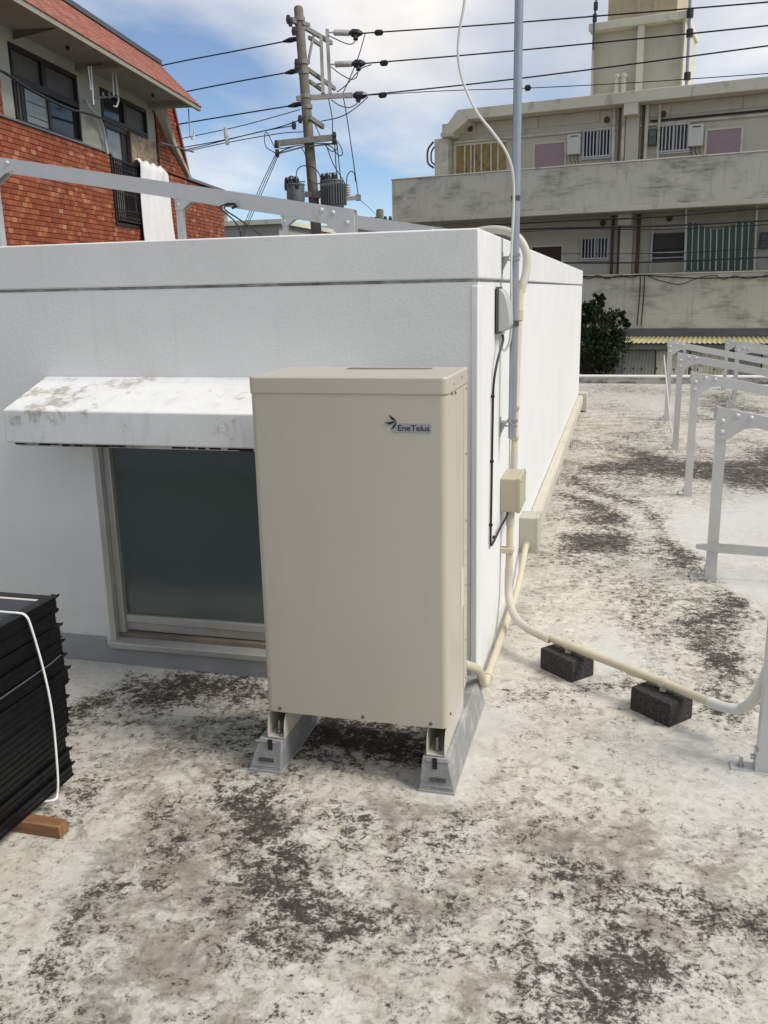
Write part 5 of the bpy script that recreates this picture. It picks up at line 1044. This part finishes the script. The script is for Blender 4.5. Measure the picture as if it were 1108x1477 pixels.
for a, b in (((-9.198, 24.872, 8.304), (-8.798, 24.875, 8.34)), ((-9.179, 24.877, 7.518), (-8.813, 24.871, 7.55)), ((-9.144, 24.886, 6.674), (-8.738, 24.891, 6.719))): MB().tube([a, tuple(Vector(a).lerp(Vector(b), .5)), b], [.025, .07, .06], 8).build('line_clamp', 'insulator_dark', up)
jl = [[(-8.235, 25.956, 8.631), (-7.955, 25.824, 8.479), (-7.64, 25.701, 8.319), (-7.447, 25.649, 8.291), (-7.37, 25.669, 8.393)], [(-8.205, 25.964, 7.841), (-7.907, 25.836, 7.613), (-7.574, 25.718, 7.422), (-7.378, 25.667, 7.432), (-7.317, 25.683, 7.625)], [(-8.095, 25.58, 6.897), (-7.846, 25.542, 6.73), (-7.604, 25.607, 6.672), (-7.415, 25.657, 6.74), (-7.357, 25.673, 6.81)],
      [(-8.109, 25.369, 6.877), (-7.97, 25.199, 6.376), (-7.876, 24.913, 5.898)], [(-7.732, 25.469, 7.012), (-7.653, 25.49, 6.565), (-7.516, 25.527, 5.478), (-7.376, 25.564, 4.312)], [(-7.109, 25.739, 8.544), (-7.308, 25.686, 7.957), (-7.545, 25.622, 7.435), (-7.714, 25.474, 7.029)], [(-6.962, 25.778, 7.758), (-7.261, 25.698, 7.641), (-7.643, 25.596, 7.26), (-7.909, 25.525, 7.071)], [(-7.074, 25.748, 6.929), (-7.418, 25.449, 6.578), (-7.767, 25.253, 6.372), (-8.271, 25.119, 6.275)],
      [(-9.344, 24.419, 5.611), (-9.201, 24.405, 5.529), (-8.74, 24.476, 5.584), (-8.281, 24.598, 5.628), (-7.817, 24.826, 5.633)], [(-9.356, 24.416, 5.361), (-9.167, 24.414, 5.475), (-8.85, 24.499, 5.576)], [(-8.686, 24.543, 5.554), (-8.599, 24.617, 5.382), (-8.556, 24.629, 5.058), (-8.498, 24.644, 4.66)], [(-8.328, 24.793, 6.12), (-8.211, 24.721, 5.907), (-8.161, 24.734, 5.782)],
      [(-8.038, 24.767, 5.62), (-7.857, 24.815, 5.527), (-7.717, 24.852, 5.328), (-7.605, 24.882, 5.362), (-7.653, 24.869, 5.576), (-7.777, 24.836, 5.756)], [(-8.075, 24.757, 5.62), (-7.897, 24.804, 5.439), (-7.748, 24.844, 5.489), (-7.76, 24.841, 5.685)],
      [(-7.798, 24.831, 5.668), (-7.793, 24.832, 5.222), (-7.756, 24.842, 4.645)], [(-7.742, 24.846, 5.667), (-7.704, 24.856, 5.131), (-7.664, 24.867, 4.643)], [(-8.052, 24.867, 5.599), (-7.901, 24.907, 5.148), (-7.689, 24.963, 4.782), (-7.566, 24.996, 4.561)], [(-8.834, 24.451, 4.692), (-8.786, 24.464, 4.961), (-8.616, 24.509, 5.065), (-8.36, 24.578, 5.006), (-8.218, 24.615, 4.86), (-8.17, 24.628, 4.643), (-8.32, 24.588, 4.591), (-8.48, 24.545, 4.757)],
      [(-9.081, 24.386, 4.553), (-9.053, 24.393, 4.733), (-8.959, 24.418, 4.803), (-8.85, 24.447, 4.747), (-8.798, 24.461, 4.655), (-8.595, 24.515, 4.651)], [(-9.008, 24.405, 4.515), (-8.962, 24.417, 4.731), (-8.868, 24.442, 4.765), (-8.84, 24.45, 4.548)], [(-8.156, 24.632, 4.534), (-8.13, 24.639, 4.75), (-8.071, 24.655, 4.839), (-8.037, 24.664, 4.748)], [(-8.044, 24.662, 4.568), (-7.98, 24.679, 4.801), (-7.886, 24.704, 4.853), (-7.853, 24.713, 4.708), (-7.84, 24.716, 4.564)],
      [(-7.634, 25.288, 4.576), (-7.608, 25.295, 4.833), (-7.51, 25.321, 4.959), (-7.445, 25.442, 4.914), (-7.413, 25.451, 4.693)]]
for p in jl: MB().tube(spline(p, 5), .014, 5).build('jumper_cable', 'cable_black', up, smooth=True)
q = MB(); A, B = Vector((-7.624, 25.291, 4.594)), Vector((-7.578, 25.303, 4.223)); q.tube([A.lerp(B, k / 12) for k in range(13)], [.05 if k % 2 else .09 for k in range(13)], 10); q.build('cutout_fuse', 'insulator_white', up)
MB().bar((-7.7, 25.064, 4.207), (-7.311, 25.478, 4.264), .09, .11).build('crossarm', 'arm_steel', up); MB().lathe((-7.35, 25.468, 4.265), [(.08, -.08), (.08, .08)], 8).build('pin_insulator', 'arm_steel', up)
def transformer(c, r, h, fins, label):
    t_ = thing('transformer', label, 'transformer', c, 'pole transformers')
    MB().lathe(c, [(r * .96, 0), (r, .04), (r, h - .04), (r * 1.06, h - .03), (r * 1.06, h), (r * .5, h + .04)], 20).build('tank', 'transformer_grey', t_, smooth=True)
    if fins:
        for k in range(fins):
            a = -2.4 + k * 3.6 / fins; d = Vector((math.cos(a), math.sin(a), 0)); p = Vector(c) + d * (r + .03)
            MB().bar(p + Vector((0, 0, .08)), p + Vector((0, 0, h - .1)), .02, .10, d).build('cooling_fin', 'transformer_grey', t_)
    for dx, dy in ((-.8, -.3), (-.25, -.6), (.35, -.6)):
        MB().lathe((c[0] + dx * r, c[1] + dy * r, c[2] + h - .16), [(.085, 0), (.095, .1), (.08, .28), (.05, .34)], 10).build('bushing', 'insulator_dark', t_)
transformer((-8.841, 24.398, 4.126), .25, .46, 0, 'smaller grey transformer on the left of the utility pole')
transformer((-7.845, 24.663, 3.941), .30, .72, 18, 'larger ribbed grey transformer on the right of the utility pole')
# wires
def wire(pts, r, label, cat='wire', group=None, n=5, beads=(), name='power_line'):
    q = MB().tube(spline(pts, n), r, 5)
    for b0_, b1_ in beads: q.tube([b0_, tuple(Vector(b0_).lerp(Vector(b1_), .2)), tuple(Vector(b0_).lerp(Vector(b1_), .8)), b1_], [.03, .075, .075, .03], 6)
    return tag(q.build(name, 'cable_black', smooth=True), label, cat, group)
gR = 'power lines running right from the utility pole'
wire([(-7.183, 25.719, 8.545), (-3.785, 25.589, 8.425), (-0.248, 24.979, 8.213), (2.976, 24.182, 7.962), (6.794, 23.13, 7.652)], .019, 'topmost power line running right from the pole across the roof tower', 'power line', gR, beads=[((-6.845, 25.706, 8.522), (-6.606, 25.769, 8.534))])
wire([(-7.128, 25.734, 7.788), (-3.78, 25.591, 7.741), (-0.222, 24.986, 7.619), (3.017, 24.193, 7.469), (6.843, 23.143, 7.284)], .019, 'second power line from the top running right from the pole', 'power line', gR, beads=[((-6.714, 25.741, 7.757), (-6.492, 25.799, 7.77))])
wire([(-7.091, 25.743, 6.983), (-3.775, 25.592, 7.03), (-0.196, 24.993, 7.049), (3.051, 24.202, 7.043), (6.881, 23.153, 7.006)], .019, 'third power line from the top running right from the pole', 'power line', gR, beads=[((-6.768, 25.726, 6.939), (-6.544, 25.786, 6.962))])
wire([(-7.092, 25.743, 6.974), (-4.907, 25.601, 6.907), (-2.611, 25.385, 6.77), (-0.179, 24.998, 6.633), (3.1, 24.215, 6.448), (6.984, 23.18, 6.24)], .011, 'thinnest line just under the third power line, with a small tag', 'power line', gR, beads=[((-2.699, 25.361, 6.772), (-2.54, 25.404, 6.777))])
gL = 'power lines running left from the utility pole'
wire([(-9.18, 24.876, 8.303), (-10.752, 24.768, 8.139), (-12.57, 24.801, 7.999), (-15.922, 24.943, 7.676), (-20.663, 24.715, 7.095)], .019, 'highest line running left from the pole to behind the pink roof ridge', 'power line', gL)
wire([(-9.161, 24.882, 7.526), (-10.8, 24.755, 7.359), (-12.536, 24.81, 7.207), (-16.005, 24.921, 6.867), (-20.778, 24.685, 6.266)], .019, 'middle high line running left from the pole behind the pink roof slope', 'power line', gL)
wire([(-9.125, 24.891, 6.683), (-10.85, 24.742, 6.521), (-12.365, 24.856, 6.428), (-16.083, 24.9, 6.104), (-20.883, 24.657, 5.505)], .019, 'lowest of the three thick lines running left from the pole', 'power line', gL)
gS = 'thin service lines left of the pole'
wire([(-8.748, 24.785, 6.551), (-10.49, 24.838, 6.262), (-12.316, 24.869, 6.049), (-16.136, 24.886, 5.583)], .012, 'thin service line just below the three thick lines left of the pole', 'service line', gS)
wire([(-8.692, 24.593, 6.251), (-9.375, 24.618, 6.104), (-10.768, 24.557, 5.893), (-12.295, 24.875, 5.807), (-16.146, 24.884, 5.486)], .014, 'upper service line passing through the white spacer left of the pole', 'service line', gS)
wire([(-8.863, 24.547, 6.114), (-9.748, 24.518, 6.023), (-10.882, 24.527, 5.859), (-12.3, 24.873, 5.733), (-16.17, 24.877, 5.252)], .014, 'middle service line crossing the white spacer left of the pole', 'service line', gS)
wire([(-8.613, 24.613, 5.95), (-9.383, 24.615, 5.944), (-10.886, 24.525, 5.787), (-12.302, 24.873, 5.695), (-16.166, 24.878, 5.291)], .012, 'lowest service line at the foot of the white spacer left of the pole', 'service line', gS)
tag(MB().tube([(-10.88, 24.527, 6.201), (-10.865, 24.531, 5.967), (-10.843, 24.537, 5.731)], [.05, .07, .05], 8).build('line_spacer', 'insulator_white'), 'short white spacer hanging on the service lines left of the pole', 'spacer')
gD = 'drop wires falling from the crossarm'
wire([(-9.385, 24.408, 5.54), (-9.602, 24.35, 5.97), (-9.638, 24.341, 5.616), (-9.355, 24.416, 5.397)], .012, 'slack loop of wire at the left end of the low crossarm', 'wire', gD, name='drop_wire')
for x, lab in ((0, 'left'), (4, 'middle'), (8, 'right')):
    d = Vector((x * .02, 0, 0)); wire([tuple(Vector((-9.393, 24.406, 5.362)) + d * .6), tuple(Vector((-11.053, 27.275, 4.898)) + d), tuple(Vector((-13.582, 31.776, 4.141)) + d), tuple(Vector((-14.991, 34.505, 3.832)) + d)], .012, '%s one of three thin drop wires slanting from the crossarm to the left' % lab, 'wire', gD, name='drop_wire')
# cables strung in front of the apartment block
gC = 'cables strung along the apartment block'
wire([(-3.666, 25.039, 3.189), (-1.79, 24.72, 3.191), (0.815, 24.277, 3.12), (3.309, 23.853, 3.128), (5.361, 23.504, 3.147)], .022, 'thick grey cable strung across the lower walkway, above the cloth', 'cable', gC, name='street_cable')
wire([(-3.681, 25.143, 3.123), (-1.254, 24.73, 3.155), (0.821, 24.377, 3.042), (3.329, 23.951, 3.038), (5.395, 23.6, 3.03)], .012, 'thin cable strung just below the thick grey cable on the lower walkway', 'cable', gC, name='street_cable')
wire([(-3.82, 26.08, 3.422), (-1.307, 25.652, 3.427), (0.836, 25.288, 3.406), (3.423, 24.848, 3.486), (5.556, 24.485, 3.494)], .020, 'dark cable running along the foot of the upper parapet', 'cable', gC, name='street_cable')
wire([(-1.781, 24.922, 2.318), (0.011, 24.617, 2.262), (1.695, 24.33, 2.259), (3.401, 24.04, 2.285), (5.489, 23.685, 2.291)], .020, 'black cable crossing the lower edge of the striped cloth', 'cable', gC, name='street_cable')
wire([(-2.159, 24.986, 2.563), (0.001, 24.618, 2.487), (1.683, 24.332, 2.46), (3.385, 24.043, 2.512)], .009, 'hair thin cable across the lower windows of the apartment block', 'cable', gC, name='street_cable')
wire([(-1.174, 25.772, 1.973), (-0.336, 25.629, 1.915), (0.475, 25.491, 1.949), (1.788, 25.268, 1.844), (2.792, 25.097, 1.836), (3.57, 24.965, 1.834), (5.003, 24.721, 1.814)], .016, 'dark cable running along the top of the lower parapet', 'cable', gC, name='parapet_cable')
wv_ = [(-1.08, 25.766, 1.952), (-0.89, 25.734, 1.892), (-0.67, 25.696, 1.979), (-0.408, 25.652, 1.881), (-0.119, 25.603, 1.964), (0.173, 25.553, 1.902), (0.565, 25.486, 1.946), (0.925, 25.425, 1.812), (1.454, 25.335, 1.693), (1.857, 25.266, 1.825), (2.291, 25.193, 1.901), (2.532, 25.152, 1.791), (2.791, 25.108, 1.871), (3.09, 25.057, 1.794), (3.569, 24.975, 1.868)]
wire(wv_, .011, 'wavy thin cable looped along the top of the lower parapet', 'cable', gC, name='parapet_cable')
for x0, lab in (((0.459, 25.514, 1.931), 'left'), ((0.565, 25.496, 1.928), 'right')): wire([x0, (x0[0], x0[1], x0[2] - .5), (x0[0] - .03, x0[1], .62)], .014, '%s one of two thin cables dropping down the lower parapet' % lab, 'cable', gC, name='parapet_cable')

# far pole and far roof
fp = thing('far_pole', 'small distant dark utility pole just left of the apartment block', 'utility pole', (-12.036, 45.452, 4.265))
MB().tube([(-11.999, 45.242, 3.41), (-12.098, 45.805, 5.702)], .19, 10).build('shaft', 'pole_concrete', fp); MB().bar((-12.551, 45.538, 5.13), (-11.426, 45.84, 5.141), .12, .14).build('crossarm', 'steel_dark', fp)
for p in ((-12.487, 45.581, 5.232), (-12.316, 45.625, 5.228), (-11.806, 45.767, 5.252), (-11.567, 45.83, 5.247)): MB().lathe(p, [(.08, -.1), (.1, 0), (.06, .14)], 8).build('pin_insulator', 'insulator_dark', fp)
wire([(-7.331, 25.472, 4.227), (-9.728, 35.543, 4.808), (-11.915, 44.679, 5.28)], .010, 'thin line sloping from the pole to the small distant pole', 'wire', None)
fb = thing('far_house', 'pale flat roofed house far beyond the brick house corner', 'house', (-19.5, 42, -3.4))
MB().box((-24, 38, -3.4), (-14.6, 48, 4.62)).build('wall', 'far_building', fb); MB().box((-24.2, 37.8, 4.621), (-14.4, 48.2, 4.82)).build('roof', 'right_fascia', fb)
for x in (-19.5, -18.4, -17.2): MB().lathe((x, 38.2, 4.82), [(.12, 0), (.12, .35), (.18, .38), (.02, .5)], 8).build('roof_vent', 'shed_trim', fb)
fb2 = thing('distant_house', 'grey distant house low between the utility pole and the apartment block', 'house', (-14, 60, -3.4))
MB().box((-21, 56, -3.4), (-9, 66, 5.6)).build('wall', 'far_building', fb2); MB().box((-21.2, 55.8, 5.601), (-8.8, 66.2, 5.8)).build('roof', 'right_fascia', fb2)
